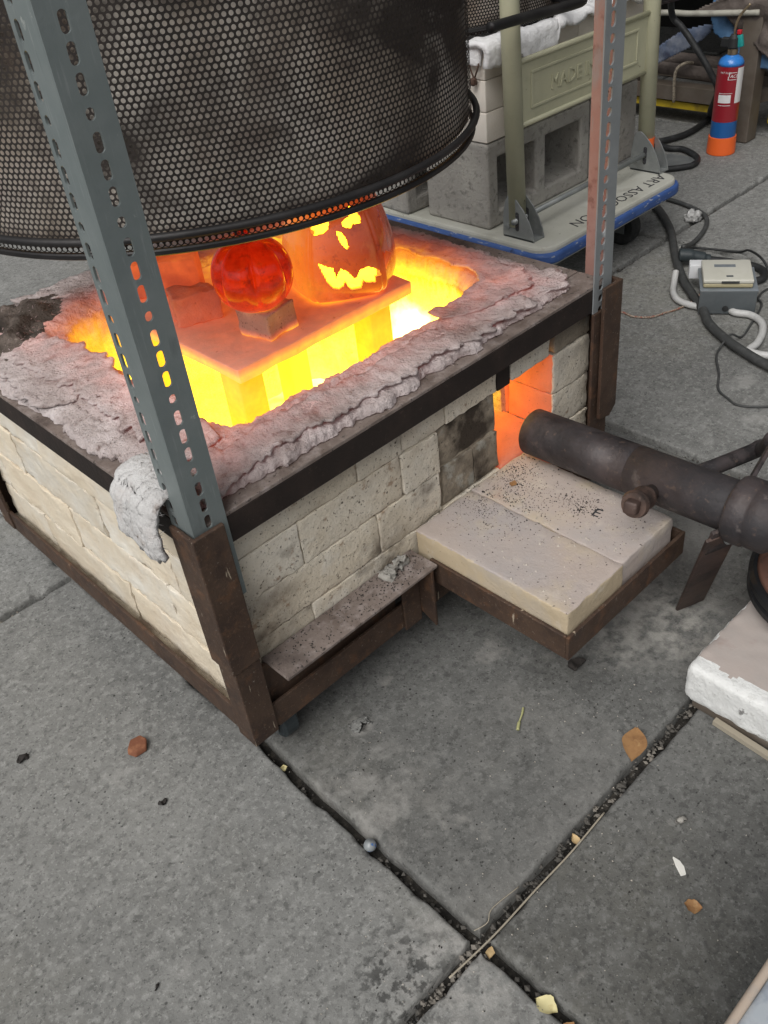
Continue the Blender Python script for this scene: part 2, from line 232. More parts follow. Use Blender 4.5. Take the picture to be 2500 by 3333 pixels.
mat('pink_block', (0.47, 0.40, 0.365), [L((0.42, 0.375, 0.35), 7, 0.42, 0.62), L((0.66, 0.60, 0.56), 11, 0.62, 0.66, k=0.8, stretch=(0.4, 2, 1)), L((0.36, 0.27, 0.24), 20, 0.6, 0.72, k=0.6)], rough=0.9, bump=[(26, 0.001, 'n')])
mat('olive_paint', (0.42, 0.415, 0.29), [L((0.48, 0.47, 0.33), 8, 0.4, 0.65), L((0.34, 0.335, 0.23), 25, 0.55, 0.72, k=0.5), L((0.06, 0.045, 0.03), 38, 0.68, 0.71, k=0.9)], rough=0.5, coat=0.1)
mat('deck_cream', (0.42, 0.42, 0.37), [L((0.5, 0.5, 0.455), 6, 0.42, 0.65), L((0.3, 0.29, 0.25), 16, 0.55, 0.72, k=0.7), L((0.26, 0.14, 0.08), 9, 0.66, 0.74, k=0.8), L((0.08, 0.075, 0.07), 90, 0.66, 0.7, k=0.7)], rough=0.6)
mat('blue_paint', (0.035, 0.085, 0.26), [L((0.05, 0.11, 0.32), 20, 0.4, 0.65), L((0.45, 0.46, 0.47), 45, 0.60, 0.68, k=0.75, stretch=(1, 1, 3)), L((0.02, 0.03, 0.08), 30, 0.6, 0.7)], rough=0.55)
mat('zinc', (0.25, 0.265, 0.265), [L((0.33, 0.345, 0.34), 20, 0.45, 0.66), L((0.15, 0.16, 0.165), 14, 0.55, 0.7, k=0.7)], rough=0.5, metal=0.5)
mat('zinc_dark', (0.13, 0.14, 0.145), [L((0.19, 0.2, 0.2), 16, 0.45, 0.66)], rough=0.55, metal=0.4)
mat('cinder', (0.33, 0.315, 0.29), [L((0.42, 0.405, 0.37), 8, 0.42, 0.65), L((0.17, 0.165, 0.15), 60, 0.55, 0.7), L((0.42, 0.41, 0.38), 120, 0.62, 0.7, k=0.6), L((0.06, 0.06, 0.055), 170, 0.64, 0.7, k=0.8)], rough=1, bump=[(150, 0.003, 'n'), (40, 0.002, 'n')], rnd=0.08)
mat('ifb_white', (0.70, 0.645, 0.57), [L((0.76, 0.71, 0.64), 5, 0.42, 0.62), L((0.48, 0.38, 0.28), 8, 0.62, 0.8, k=0.6)], rough=0.95, bump=[(140, 0.0008, 'n')], rnd=0.04)
mat('rubber', (0.016, 0.017, 0.018), [L((0.04, 0.041, 0.042), 40, 0.5, 0.7)], rough=0.6)
mat('rubber_grey', (0.05, 0.052, 0.052), [L((0.085, 0.086, 0.085), 60, 0.5, 0.7)], rough=0.6)
mat('white_vinyl', (0.55, 0.55, 0.54), [L((0.4, 0.4, 0.39), 40, 0.5, 0.7)], rough=0.5)
mat('copper_twist', (0.25, 0.16, 0.11), [L((0.4, 0.34, 0.28), 300, 0.45, 0.55), L((0.3, 0.06, 0.04), 160, 0.55, 0.6)], rough=0.5)
mat('plug_plastic', (0.035, 0.045, 0.05), [], rough=0.45)
mat('grey_enamel', (0.095, 0.108, 0.115), [L((0.12, 0.132, 0.138), 20, 0.45, 0.66), L((0.4, 0.4, 0.4), 80, 0.7, 0.73, k=0.7)], rough=0.45)
mat('grey_enamel_top', (0.21, 0.235, 0.26), [L((0.16, 0.18, 0.19), 20, 0.45, 0.66)], rough=0.5)
mat('ivory_plastic', (0.62, 0.61, 0.54), [L((0.55, 0.54, 0.46), 12, 0.5, 0.7)], rough=0.4)
mat('yellowed_plastic', (0.45, 0.40, 0.25), [], rough=0.4)
mat('white_paper', (0.75, 0.76, 0.78), [], rough=0.7)
mat('teal_plastic', (0.02, 0.28, 0.27), [], rough=0.4)
mat('ink', (0.03, 0.03, 0.035), [L((0.12, 0.12, 0.12), 300, 0.55, 0.65)], rough=0.8)
mat('soot_grit', (0.035, 0.03, 0.027), [], rough=0.9, rnd=0.6)
mat('pale_grit', (0.5, 0.46, 0.4), [], rough=0.9)
mat('leaf_brown', (0.33, 0.18, 0.075), [L((0.24, 0.12, 0.05), 60, 0.5, 0.66), L((0.45, 0.28, 0.13), 90, 0.58, 0.7, k=0.7)], rough=0.7)
mat('leaf_tan', (0.52, 0.38, 0.20), [L((0.42, 0.28, 0.13), 60, 0.5, 0.66)], rough=0.7)
mat('leaf_cream', (0.62, 0.56, 0.30), [L((0.45, 0.36, 0.16), 80, 0.55, 0.7)], rough=0.7)
mat('leaf_green', (0.42, 0.42, 0.2), [], rough=0.7)
mat('straw', (0.36, 0.32, 0.25), [], rough=0.7)
mat('white_flake', (0.78, 0.77, 0.72), [], rough=0.6)
mat('shard_clay', (0.19, 0.07, 0.035), [L((0.28, 0.12, 0.06), 60, 0.5, 0.65)], rough=0.85, bump=[(120, 0.001, 'n')])
mat('blue_tarp', (0.07, 0.17, 0.33), [L((0.12, 0.24, 0.42), 14, 0.45, 0.66), L((0.04, 0.1, 0.2), 22, 0.55, 0.7)], rough=0.6, bump=[(30, 0.004, 'n')])
mat('faded_tarp', (0.10, 0.13, 0.2), [L((0.2, 0.22, 0.27), 16, 0.48, 0.66), L((0.05, 0.06, 0.1), 22, 0.55, 0.7)], rough=0.7, bump=[(30, 0.004, 'n')])
mat('brown_tarp', (0.085, 0.068, 0.06), [L((0.14, 0.115, 0.1), 10, 0.45, 0.66), L((0.045, 0.035, 0.03), 14, 0.55, 0.7)], rough=0.75, bump=[(25, 0.008, 'n')])
mat('brown_paint', (0.10, 0.08, 0.062), [L((0.13, 0.11, 0.09), 14, 0.45, 0.66), L((0.55, 0.54, 0.5), 28, 0.71, 0.73, k=0.8)], rough=0.6)
mat('yellow_paint', (0.5, 0.36, 0.015), [L((0.2, 0.14, 0.02), 14, 0.5, 0.7)], rough=0.6)
mat('dark_backing', (0.012, 0.011, 0.010), [L((0.025, 0.022, 0.018), 5, 0.45, 0.66)], rough=0.9)  # near-black colour stands in for the darkness behind the table
mat('torch_red', (0.27, 0.014, 0.024), [], rough=0.35, coat=0.3)
mat('torch_blue', (0.012, 0.10, 0.32), [], rough=0.35, coat=0.3)
mat('torch_sky', (0.03, 0.2, 0.6), [], rough=0.3, coat=0.3)
mat('torch_orange', (0.85, 0.14, 0.025), [], rough=0.4)
mat('torch_white', (0.72, 0.72, 0.72), [], rough=0.4)
mat('brass', (0.42, 0.33, 0.22), [], rough=0.35, metal=0.9)
mat('red_plastic', (0.5, 0.02, 0.03), [], rough=0.4)
mat('rope', (0.3, 0.26, 0.2), [L((0.16, 0.13, 0.1), 160, 0.5, 0.6)], rough=0.9)
mat('brown_wire', (0.09, 0.05, 0.035), [], rough=0.6)
mat('white_pipe', (0.36, 0.35, 0.3), [L((0.2, 0.19, 0.16), 30, 0.5, 0.7)], rough=0.6)
mat('mottled_sheet', (0.42, 0.46, 0.50), [L((0.24, 0.28, 0.34), 22, 0.48, 0.62), L((0.55, 0.57, 0.58), 30, 0.5, 0.65, k=0.6)], rough=0.5, metal=0.1)
mat('tan_edge', (0.45, 0.37, 0.30), [L((0.36, 0.33, 0.3), 40, 0.5, 0.66)], rough=0.7)
mat('glass_marble', (0.24, 0.26, 0.27), [L((0.06, 0.14, 0.36), 120, 0.58, 0.6)], rough=0.3)

# ------------------------------------------------------------------ builders
def mesh_obj(name, V, F, m=None, parent=None, smooth=False, origin=(0, 0, 0), bevel=0, mats=None, fm=None):
    me = bpy.data.meshes.new(name)
    V = np.asarray(V, float) - np.asarray(origin, float)
    me.from_pydata([tuple(v) for v in V], [], [tuple(f) for f in F])
    for mm in (mats or [m]): me.materials.append(MATS[mm] if isinstance(mm, str) else mm)
    if fm is not None: me.polygons.foreach_set('material_index', fm)
    if smooth: me.polygons.foreach_set('use_smooth', [True] * len(me.polygons))
    me.update()
    o = bpy.data.objects.new(name, me); C.objects.link(o)
    if parent is not None: o.parent = parent
    if bevel:
        b = o.modifiers.new('edge', 'BEVEL'); b.width = bevel; b.segments = 2; b.limit_method = 'ANGLE'; b.angle_limit = 0.6
    return o
def tag(o, label=None, cat=None, group=None, kind=None):
    if label: o['label'] = label
    if cat: o['category'] = cat
    if group: o['group'] = group
    if kind: o['kind'] = kind
    return o
class Thing:
    def __init__(s, name, loc, label, cat, group=None, rz=0):
        s.o = bpy.data.objects.new(name, None); C.objects.link(s.o); s.o.location = loc; s.o.rotation_euler = (0, 0, rz)
        s.o.empty_display_size = 0.05; s.loc = Vector(loc); tag(s.o, label, cat, group)
    def part(s, name, VF, m, smooth=False, bevel=0, label=None, under=None, **k):
        o = mesh_obj(name, VF[0], VF[1], m, under or s.o, smooth, s.loc, bevel, **k)
        if label: o['label'] = label
        return o
def solo(name, VF, m, label, cat, group=None, smooth=False, bevel=0, origin=None, **k):
    V = np.asarray(VF[0], float)
    if origin is None: origin = (V[:, 0].mean(), V[:, 1].mean(), V[:, 2].min())
    o = mesh_obj(name, V, VF[1], m, None, smooth, origin, bevel, **k); o.location = origin
    return tag(o, label, cat, group)
def join(*vfs):
    V = []; F = []
    for v, f in vfs:
        n = len(V); V += [tuple(a) for a in v]; F += [tuple(i + n for i in q) for q in f]
    return V, F
def xf(VF, mtx):
    return [tuple(mtx @ Vector(v)) for v in VF[0]], VF[1]
def box(x0, x1, y0, y1, z0, z1):
    V = [(x, y, z) for x in (x0, x1) for y in (y0, y1) for z in (z0, z1)]
    return V, [(0, 1, 3, 2), (4, 6, 7, 5), (0, 4, 5, 1), (2, 3, 7, 6), (0, 2, 6, 4), (1, 5, 7, 3)]
def fbm(p, s=1.0, o=4):
    return MN.fractal(Vector(p) * s, 1.0, 2.0, o, noise_basis='PERLIN_ORIGINAL')
def rbox(x0, x1, y0, y1, z0, z1, bev=0.003, step=0.03, amp=0.0, nscale=40, seed=0):
    """box of rounded edges, subdivided and roughened"""
    def axis(a, b):
        L_ = b - a; n = max(1, int(round((L_ - 2 * bev) / step)))
        return [a, a + bev * 0.4] + list(np.linspace(a + bev, b - bev, n + 1)) + [b - bev * 0.4, b]
    ax = [axis(x0, x1), axis(y0, y1), axis(z0, z1)]
    lo = (x0 + bev, y0 + bev, z0 + bev); hi = (x1 - bev, y1 - bev, z1 - bev)
    V = []; F = []; idx = {}
    def vid(i, j, k):
        key = (i, j, k)
        if key not in idx:
            p = Vector((ax[0][i], ax[1][j], ax[2][k]))
            q = Vector([min(max(p[t], lo[t]), hi[t]) for t in range(3)])
            d = p - q
            if d.length > 1e-9: p = q + d.normalized() * bev
            if amp:
                s_ = Vector((seed * 3.7, seed * 1.3, seed * 2.1))
                n1 = MN.noise_vector(p * nscale + s_); n2 = MN.noise_vector(p * nscale * 3 + s_)
                e = sum(1 for t in range(3) if abs(p[t] - (lo[t] + hi[t]) / 2) > (hi[t] - lo[t]) / 2 - 0.001)
                k_ = 1.0 + (1.1 if e >= 2 else 0)
                p = p + (n1 + n2 * 0.5) * amp * k_
            idx[key] = len(V); V.append(tuple(p))
        return idx[key]
    n = [len(a) - 1 for a in ax]
    for i in range(n[0]):
        for j in range(n[1]):
            F.append((vid(i, j, 0), vid(i, j + 1, 0), vid(i + 1, j + 1, 0), vid(i + 1, j, 0)))
            F.append((vid(i, j, n[2]), vid(i + 1, j, n[2]), vid(i + 1, j + 1, n[2]), vid(i, j + 1, n[2])))
    for i in range(n[0]):
        for k in range(n[2]):
            F.append((vid(i, 0, k), vid(i + 1, 0, k), vid(i + 1, 0, k + 1), vid(i, 0, k + 1)))
            F.append((vid(i, n[1], k), vid(i, n[1], k + 1), vid(i + 1, n[1], k + 1), vid(i + 1, n[1], k)))
    for j in range(n[1]):
        for k in range(n[2]):
            F.append((vid(0, j, k), vid(0, j, k + 1), vid(0, j + 1, k + 1), vid(0, j + 1, k)))
            F.append((vid(n[0], j, k), vid(n[0], j + 1, k), vid(n[0], j + 1, k + 1), vid(n[0], j, k + 1)))
    return V, F
def prism(poly, a, b):
    """poly: list of 3D points (one end), extruded by vector b-a"""
    d = Vector(b) - Vector(a); n = len(poly)
    V = [tuple(Vector(p)) for p in poly] + [tuple(Vector(p) + d) for p in poly]
    F = [tuple(range(n))[::-1], tuple(range(n, 2 * n))] + [(i, (i + 1) % n, n + (i + 1) % n, n + i) for i in range(n)]
    return V, F
def angle_iron(p0, p1, A, B, wa, wb, t):
    p0, p1, A, B = map(Vector, (p0, p1, A, B))
    poly = [p0, p0 + A * wa, p0 + A * wa + B * t, p0 + A * t + B * t, p0 + A * t + B * wb, p0 + B * wb]
    return prism(poly, p0, p1)
def spline(pts, n=8):
    P = [Vector(p) for p in pts]
    if len(P) < 3: return P
    out = []
    for i in range(len(P) - 1):
        a = P[max(i - 1, 0)]; b = P[i]; c = P[i + 1]; d = P[min(i + 2, len(P) - 1)]
        for k in range(n):
            t = k / n
            out.append(0.5 * ((2 * b) + (c - a) * t + (2 * a - 5 * b + 4 * c - d) * t * t + (3 * b - a - 3 * c + d) * t ** 3))
    out.append(P[-1]); return out
def tube(pts, r, n=10, sm=8, caps=True, closed=False):
    P = spline(pts, sm) if sm else [Vector(p) for p in pts]
    V = []; F = []; prev = None; m = len(P)
    for i, p in enumerate(P):
        if closed: t = P[(i + 1) % m] - P[i - 1]
        else: t = P[min(i + 1, m - 1)] - P[max(i - 1, 0)]
        t.normalize()
        if prev is None:
            u = t.cross(Vector((0, 0, 1)))
            if u.length < 1e-3: u = t.cross(Vector((0, 1, 0)))
        else: u = prev - t * prev.dot(t)
        u.normalize(); prev = u; v = t.cross(u)
        rr = r[i] if isinstance(r, (list, tuple)) else r
        for k in range(n):
            a = 2 * PI * k / n; V.append(tuple(p + u * math.cos(a) * rr + v * math.sin(a) * rr))
    rng = m if closed else m - 1
    for i in range(rng):
        for k in range(n):
            i2 = (i + 1) % m
            F.append((i * n + k, i * n + (k + 1) % n, i2 * n + (k + 1) % n, i2 * n + k))
    if caps and not closed:
        F.append(tuple(range(n))[::-1]); F.append(tuple((m - 1) * n + k for k in range(n)))
    return V, F
def lathe(prof, n=32, o=(0, 0, 0), axis=None, fn=None):
    """prof: (r, h) pairs about +Z from o (or about 'axis')"""
    V = []; F = []; m = len(prof)
    for (r, h) in prof:
        for k in range(n):
            a = 2 * PI * k / n; rr = r * (fn(a, h) if fn else 1); V.append(Vector((rr * math.cos(a), rr * math.sin(a), h)))
    q = Vector(axis).to_track_quat('Z', 'Y') if axis else None
    V = [tuple((q @ v if q else v) + Vector(o)) for v in V]
    for i in range(m - 1):
        for k in range(n): F.append((i * n + k, i * n + (k + 1) % n, (i + 1) * n + (k + 1) % n, (i + 1) * n + k))
    if tuple(prof[0]) == tuple(prof[-1]): return V, F
    if prof[0][0] > 1e-6: F.append(tuple(range(n))[::-1])
    if prof[-1][0] > 1e-6: F.append(tuple((m - 1) * n + k for k in range(n)))
    return V, F
def voxel(xs, ys, zs, solid):
    V = []; F = []; idx = {}
    def vid(*k):
        if k not in idx: idx[k] = len(V); V.append((xs[k[0]], ys[k[1]], zs[k[2]]))
        return idx[k]
    nx, ny, nz = len(xs) - 1, len(ys) - 1, len(zs) - 1
    S = lambda i, j, k: 0 <= i < nx and 0 <= j < ny and 0 <= k < nz and solid(i, j, k)
    for i in range(nx):
        for j in range(ny):
            for k in range(nz):
                if not S(i, j, k): continue
                if not S(i - 1, j, k): F.append((vid(i, j, k), vid(i, j, k + 1), vid(i, j + 1, k + 1), vid(i, j + 1, k)))
                if not S(i + 1, j, k): F.append((vid(i + 1, j, k), vid(i + 1, j + 1, k), vid(i + 1, j + 1, k + 1), vid(i + 1, j, k + 1)))
                if not S(i, j - 1, k): F.append((vid(i, j, k), vid(i + 1, j, k), vid(i + 1, j, k + 1), vid(i, j, k + 1)))
                if not S(i, j + 1, k): F.append((vid(i, j + 1, k), vid(i, j + 1, k + 1), vid(i + 1, j + 1, k + 1), vid(i + 1, j + 1, k)))
                if not S(i, j, k - 1): F.append((vid(i, j, k), vid(i, j + 1, k), vid(i + 1, j + 1, k), vid(i + 1, j, k)))
                if not S(i, j, k + 1): F.append((vid(i, j, k + 1), vid(i + 1, j, k + 1), vid(i + 1, j + 1, k + 1), vid(i, j + 1, k + 1)))
    return V, F
def rrect(x0, x1, y0, y1, r, n=6):
    out = []
    for cx, cy, a0 in ((x1 - r, y1 - r, 0), (x0 + r, y1 - r, 90), (x0 + r, y0 + r, 180), (x1 - r, y0 + r, 270)):
        for k in range(n + 1):
            a = math.radians(a0 + 90 * k / n); out.append((cx + r * math.cos(a), cy + r * math.sin(a)))
    return out
def rr_prism(x0, x1, y0, y1, r, z0, z1, n=6):
    P = rrect(x0, x1, y0, y1, r, n)
    return prism([(x, y, z0) for x, y in P], (0, 0, z0), (0, 0, z1))
def text_vf(s, size, extrude, mtx, bend=None, shear=0.0):
    cu = bpy.data.curves.new('t', 'FONT'); cu.body = s; cu.size = size; cu.extrude = extrude; cu.resolution_u = 2; cu.shear = shear
    o = bpy.data.objects.new('t', cu); C.objects.link(o)
    bpy.context.view_layer.update()
    dg = bpy.context.evaluated_depsgraph_get()
    me = bpy.data.meshes.new_from_object(o.evaluated_get(dg))
    V = [tuple(v.co) for v in me.vertices]; F = [tuple(p.vertices) for p in me.polygons]
    bpy.data.objects.remove(o); bpy.data.meshes.remove(me); bpy.data.curves.remove(cu)
    if bend: V = [bend(v) for v in V]
    return ([tuple(mtx @ Vector(v)) for v in V] if mtx is not None else V), F
def basis(o, X, Y):
    X = Vector(X).normalized(); Y = Vector(Y).normalized(); Z = X.cross(Y)
    m = Matrix((X, Y, Z)).transposed().to_4x4(); m.translation = Vector(o); return m

# ------------------------------------------------------------------ ground: dirt bed and concrete slabs
g = mesh_obj('ground', [(-60, -60, -0.022), (60, -60, -0.022), (60, 60, -0.022), (-60, 60, -0.022)], [(0, 1, 2, 3)], 'joint_dirt'); tag(g, kind='structure')
XL = [-2.6, -1.72, -0.85, 0.02, 0.916, 1.70, 2.55, 3.4, 4.3, 5.2]
YL = [-2.0, -1.16, -0.33, 0.50, 1.33, 2.16, 3.0, 3.9, 4.8, 5.8, 7.0, 8.4]
near = {(2, 1), (2, 2), (2, 3), (3, 1), (3, 2), (4, 1), (4, 2), (5, 2), (4, 3), (5, 3)}
def slab(x0, x1, y0, y1, fine, seed):
    gl, gr = (0.0135 if abs(x0 - 0.02) < 1e-6 else 0.0075), (0.0015 if abs(x1 - 0.02) < 1e-6 else 0.0075)
    if not fine:
        return rbox(x0 + 0.007, x1 - 0.007, y0 + 0.007, y1 - 0.007, -0.06, 0.0, bev=0.006, step=0.3)
    def lin(a, b):
        e = [0, 0.0012, 0.0028, 0.0048, 0.0075, 0.011, 0.016, 0.024]
        n = int((b - a) / 0.0085)
        return np.array([a + v for v in e] + list(np.linspace(a + 0.033, b - 0.033, n)) + [b - v for v in e[::-1]])
    X = lin(x0 + gl, x1 - gr); Y = lin(y0 + 0.0075, y1 - 0.0075)
    nx, ny = len(X), len(Y); V = np.zeros((nx, ny, 3))
    for i in range(nx):
        for j in range(ny):
            x, y = X[i], Y[j]
            dx = min(x - X[0], X[-1] - x); dy = min(y - Y[0], Y[-1] - y); d = min(dx, dy)
            p = Vector((x, y, seed * 0.37)); z = 0.0012 * MN.noise(p * 5)
            if d < 0.034:
                wob = max(0.0, MN.noise(p * 20) * 0.8 + MN.noise(p * 70) * 0.6)
                R_ = 0.0055 + 0.028 * max(0.0, wob - 0.12)
                if d < R_: z -= R_ * 0.85 * (1 - math.sqrt(max(0.0, 1 - ((R_ - d) / R_) ** 2)))
                z += 0.0015 * MN.noise(p * 90) * (1 - d / 0.034)
                s_ = 0.0022 * MN.noise(p * 35) * (1 - d / 0.034)
                if dx < dy: x += s_
                else: y += s_
            if abs(x1 - 0.02) < 1e-6 or abs(x0 - 0.02) < 1e-6:
                e_ = max(0.0, 1 - abs(x - 0.02) / 0.12); x += 0.010 * e_ * min(1.0, max(0.0, (y + 0.04) / 0.13))
            V[i, j] = (x, y, z)
    V = V.reshape(-1, 3).tolist(); F = []
    I = lambda i, j: i * ny + j
    for i in range(nx - 1):
        for j in range(ny - 1): F.append((I(i, j), I(i + 1, j), I(i + 1, j + 1), I(i, j + 1)))
    ring = [I(i, 0) for i in range(nx)] + [I(nx - 1, j) for j in range(1, ny)] + [I(i, ny - 1) for i in range(nx - 2, -1, -1)] + [I(0, j) for j in range(ny - 2, 0, -1)]
    b0 = len(V)
    for r_ in ring: V.append((V[r_][0], V[r_][1], -0.06))
    m = len(ring)
    for k in range(m): F.append((ring[k], b0 + k, b0 + (k + 1) % m, ring[(k + 1) % m]))
    return V, F
dark = {(3, 0), (3, 1), (3, 2), (4, 1)}  # slabs that take the concrete with shade in its colour
for i in range(len(XL) - 1):
    for j in range(len(YL) - 1):
        y0, y1 = YL[j], YL[j + 1]
        if i <= 2:
            if j == 2: y1 = 0.56
            if j == 3: y0 = 0.56
        fine = (i, j) in near
        mesh_obj('concrete_slab', *slab(XL[i], XL[i + 1], y0, y1, fine, i * 13 + j), 'concrete_shaded' if (i, j) in dark else 'concrete', g, smooth=fine)

# ------------------------------------------------------------------ the raku kiln
KX, KY = 0.35, 0.34
W_, D_ = 0.70, 0.68
K = Thing('raku_kiln', (KX, KY, 0), 'square brick raku kiln in a rusty angle iron frame, glowing yellow inside its open top', 'kiln')
T = 0.005
# base rails (vertical face + inward flange)
zb0, zb1 = 0.070, 0.1105
K.part('base_rail', angle_iron((0.002, 0, zb0), (W_ - 0.002, 0, zb0), (0, 0, 1), (0, 1, 0), zb1 - zb0, 0.038, T), 'rusty_steel', bevel=0.0012)
K.part('base_rail', angle_iron((0, D_, zb0), (0, 0.0, zb0), (0, 0, 1), (1, 0, 0), zb1 - zb0 - 0.001, 0.037, T), 'rusty_steel', bevel=0.0012)
K.part('base_rail', angle_iron((W_, 0, zb0), (W_, D_, zb0), (0, 0, 1), (-1, 0, 0), zb1 - zb0 - 0.001, 0.037, T), 'rusty_steel', bevel=0.0012)
K.part('base_rail', angle_iron((W_ - 0.002, D_, zb0), (0.002, D_, zb0), (0, 0, 1), (0, -1, 0), zb1 - zb0, 0.038, T), 'rusty_steel', bevel=0.0012)
# top rails: dark vertical face, dusty flat flange
zt0, zt1 = 0.363, 0.402
def top_rail(p0, p1, inn):
    p0, p1, inn = Vector(p0), Vector(p1), Vector(inn)
    o = K.part('top_rail', prism([p0 + Vector((0, 0, zt0)), p0 + Vector((0, 0, zt1 - T)), p0 + inn * T + Vector((0, 0, zt1 - T)), p0 + inn * T + Vector((0, 0, zt0))], p0, p1), 'scorched_steel', bevel=0.001)
    f = K.part('flange', prism([p0 + Vector((0, 0, zt1 - T)), p0 + Vector((0, 0, zt1)), p0 + inn * 0.045 + Vector((0, 0, zt1)), p0 + inn * 0.045 + Vector((0, 0, zt1 - T))], p0, p1), 'dusty_steel', bevel=0.001, label='flat top of the rail under brown dust', under=o)
top_rail((0.003, 0.003, 0), (W_ - 0.003, 0.003, 0), (0, 1, 0))
top_rail((0.003, D_ - 0.05, 0), (0.003, 0.05, 0), (1, 0, 0))
top_rail((W_ - 0.003, 0.05, 0), (W_ - 0.003, D_ - 0.05, 0), (-1, 0, 0))
top_rail((W_ - 0.003, D_ - 0.003, 0), (0.003, D_ - 0.003, 0), (0, -1, 0))
# corner posts
K.part('corner_post', angle_iron((-0.004, -0.004, 0.071), (-0.004, -0.004, 0.2015), (1, 0, 0), (0, 1, 0), 0.036, 0.034, T), 'rusty_steel', bevel=0.0012)
K.part('corner_post', angle_iron((W_ + 0.006, -0.003, 0.075), (W_ + 0.006, -0.003, 0.362), (-1, 0, 0), (0, 1, 0), 0.042, 0.038, T), 'rusty_steel', bevel=0.0012)
K.part('corner_post', angle_iron((-0.003, D_ + 0.003, 0.075), (-0.003, D_ + 0.003, 0.40), (1, 0, 0), (0, -1, 0), 0.038, 0.036, T), 'rusty_steel', bevel=0.0012)
K.part('corner_post', angle_iron((W_ + 0.003, D_ + 0.003, 0.075), (W_ + 0.003, D_ + 0.003, 0.40), (-1, 0, 0), (0, -1, 0), 0.038, 0.036, T), 'rusty_steel', bevel=0.0012)
# sleeves that take the slotted posts
K.part('post_sleeve', angle_iron((-0.0075, -0.0075, 0.2025), (-0.0075, -0.0075, 0.400), (1, 0, 0), (0, 1, 0), 0.0395, 0.043, 0.0055), 'rusty_steel', bevel=0.0014)
sv = prism([(W_ + 0.018, -0.011, 0.196), (W_ + 0.018, -0.011, 0.398), (W_ - 0.024, -0.011, 0.398), (W_ - 0.024, -0.011, 0.188), (W_ + 0.003, -0.011, 0.182)], (0, -0.011, 0), (0, -0.0055, 0))
K.part('post_sleeve', sv, 'rusty_steel', bevel=0.001)
K.part('post_sleeve', box(W_ + 0.0125, W_ + 0.018, -0.0053, 0.034, 0.196, 0.398), 'rusty_steel', bevel=0.001)
# ledge, end plate, burner shelf
K.part('ledge', prism([(0.046, -0.030, 0.166), (0.046, 0.0195, 0.166), (0.046, 0.0195, 0.171), (0.046, -0.030, 0.171)], (0.046, 0, 0), (0.2985, 0, 0)), 'dusty_steel', bevel=0.0012, label='narrow ledge under grey dust')
K.part('end_plate', prism([(0.2862, -0.030, 0.068), (0.2862, -0.002, 0.082), (0.2862, -0.002, 0.1655), (0.2862, -0.030, 0.1655)], (0, 0, 0), (0.0045, 0, 0)), 'rusty_steel', bevel=0.001)
K.part('end_plate', box(0.255, 0.2855, -0.0045, -0.0005, 0.0665, 0.1655), 'rusty_steel', bevel=0.001)
sx0, sx1, sy, sz0, sz1 = 0.302, 0.551, -0.2345, 0.131, 0.168
K.part('burner_shelf', join(box(sx0, sx0 + T, sy + T, -0.012, sz0, sz1), box(sx0, sx1, sy, sy + T, sz0, sz1), box(sx1 - T, sx1, sy + T, -0.012, sz0, sz1), box(sx0 + T, sx1 - T, sy + T, -0.012, sz0, sz0 + 0.004)), 'rusty_steel', bevel=0.0012, label='rusty tray that holds the loose bricks under the burner')
# bricks of the walls: one object each
YW = 0.020
seed_ = [0]
def brick(x0, x1, y0, y1, z0, z1, m='insulating_brick', amp=0.0009, gap=0.0009, proud=0.0):
    seed_[0] += 1; s_ = seed_[0]
    o = K.part('brick', rbox(x0 + gap, x1 - gap, y0 + gap, y1 - gap, z0 + gap, z1 - gap, bev=0.0016, step=0.008, amp=amp, nscale=110, seed=s_), m, smooth=True)
    return o
yb = YW + 0.085
def port_jamb(x0, x1, y0, y1, z0, z1):
    seed_[0] += 1
    V, F = rbox(x0 + 0.0006, x1 - 0.0006, y0 + 0.0006, y1 - 0.0006, z0 + 0.0006, z1 - 0.0006, bev=0.0024, step=0.009, amp=0.0009, nscale=90, seed=seed_[0])
    fm = []
    for f in F:
        c = np.mean([V[i] for i in f], 0); fm.append(1 if c[0] < x0 + 0.003 and c[1] > y0 + 0.004 else 0)
    K.part('brick', (V, F), None, smooth=True, mats=['insulating_brick', 'port_brick'], fm=fm)
for z0, z1, js in [(0.112, 0.131, [0.045, 0.27, 0.487]),
                   (0.131, 0.194, [0.045, 0.132, 0.362, 0.487]),
                   (0.320, 0.3625, [0.045, 0.231, 0.305, 0.384, 0.484])]:
    for a, b in zip(js[:-1], js[1:]): brick(a, b, YW + random.uniform(0, 0.002), yb, z0, z1)
brick(0.045, 0.134, YW, yb, 0.257, 0.320); brick(0.134, 0.300, YW + 0.001, yb, 0.257, 0.320); brick(0.300, 0.367, YW - 0.001, yb, 0.257, 0.320)
brick(0.045, 0.252, YW + 0.001, yb, 0.194, 0.257); brick(0.252, 0.366, YW, yb, 0.194, 0.257)
brick(0.370, 0.485, YW + 0.006, yb, 0.258, 0.318, 'sooty_brick'); brick(0.372, 0.434, YW + 0.003, yb, 0.197, 0.257, 'sooty_brick'); brick(0.434, 0.486, YW + 0.003, yb, 0.197, 0.257, 'sooty_brick')
brick(0.514, 0.598, YW + 0.001, yb, 0.320, 0.362); brick(0.606, 0.690, YW, yb, 0.320, 0.362, 'sooty_brick')
port_jamb(0.604, 0.690, YW, yb, 0.254, 0.318); port_jamb(0.604, 0.690, YW + 0.001, yb, 0.192, 0.254); brick(0.604, 0.690, YW, yb, 0.129, 0.192)
K.part('steel_lintel', box(0.486, 0.512, YW + 0.002, YW + 0.03, 0.319, 0.362), 'scorched_steel', bevel=0.001)
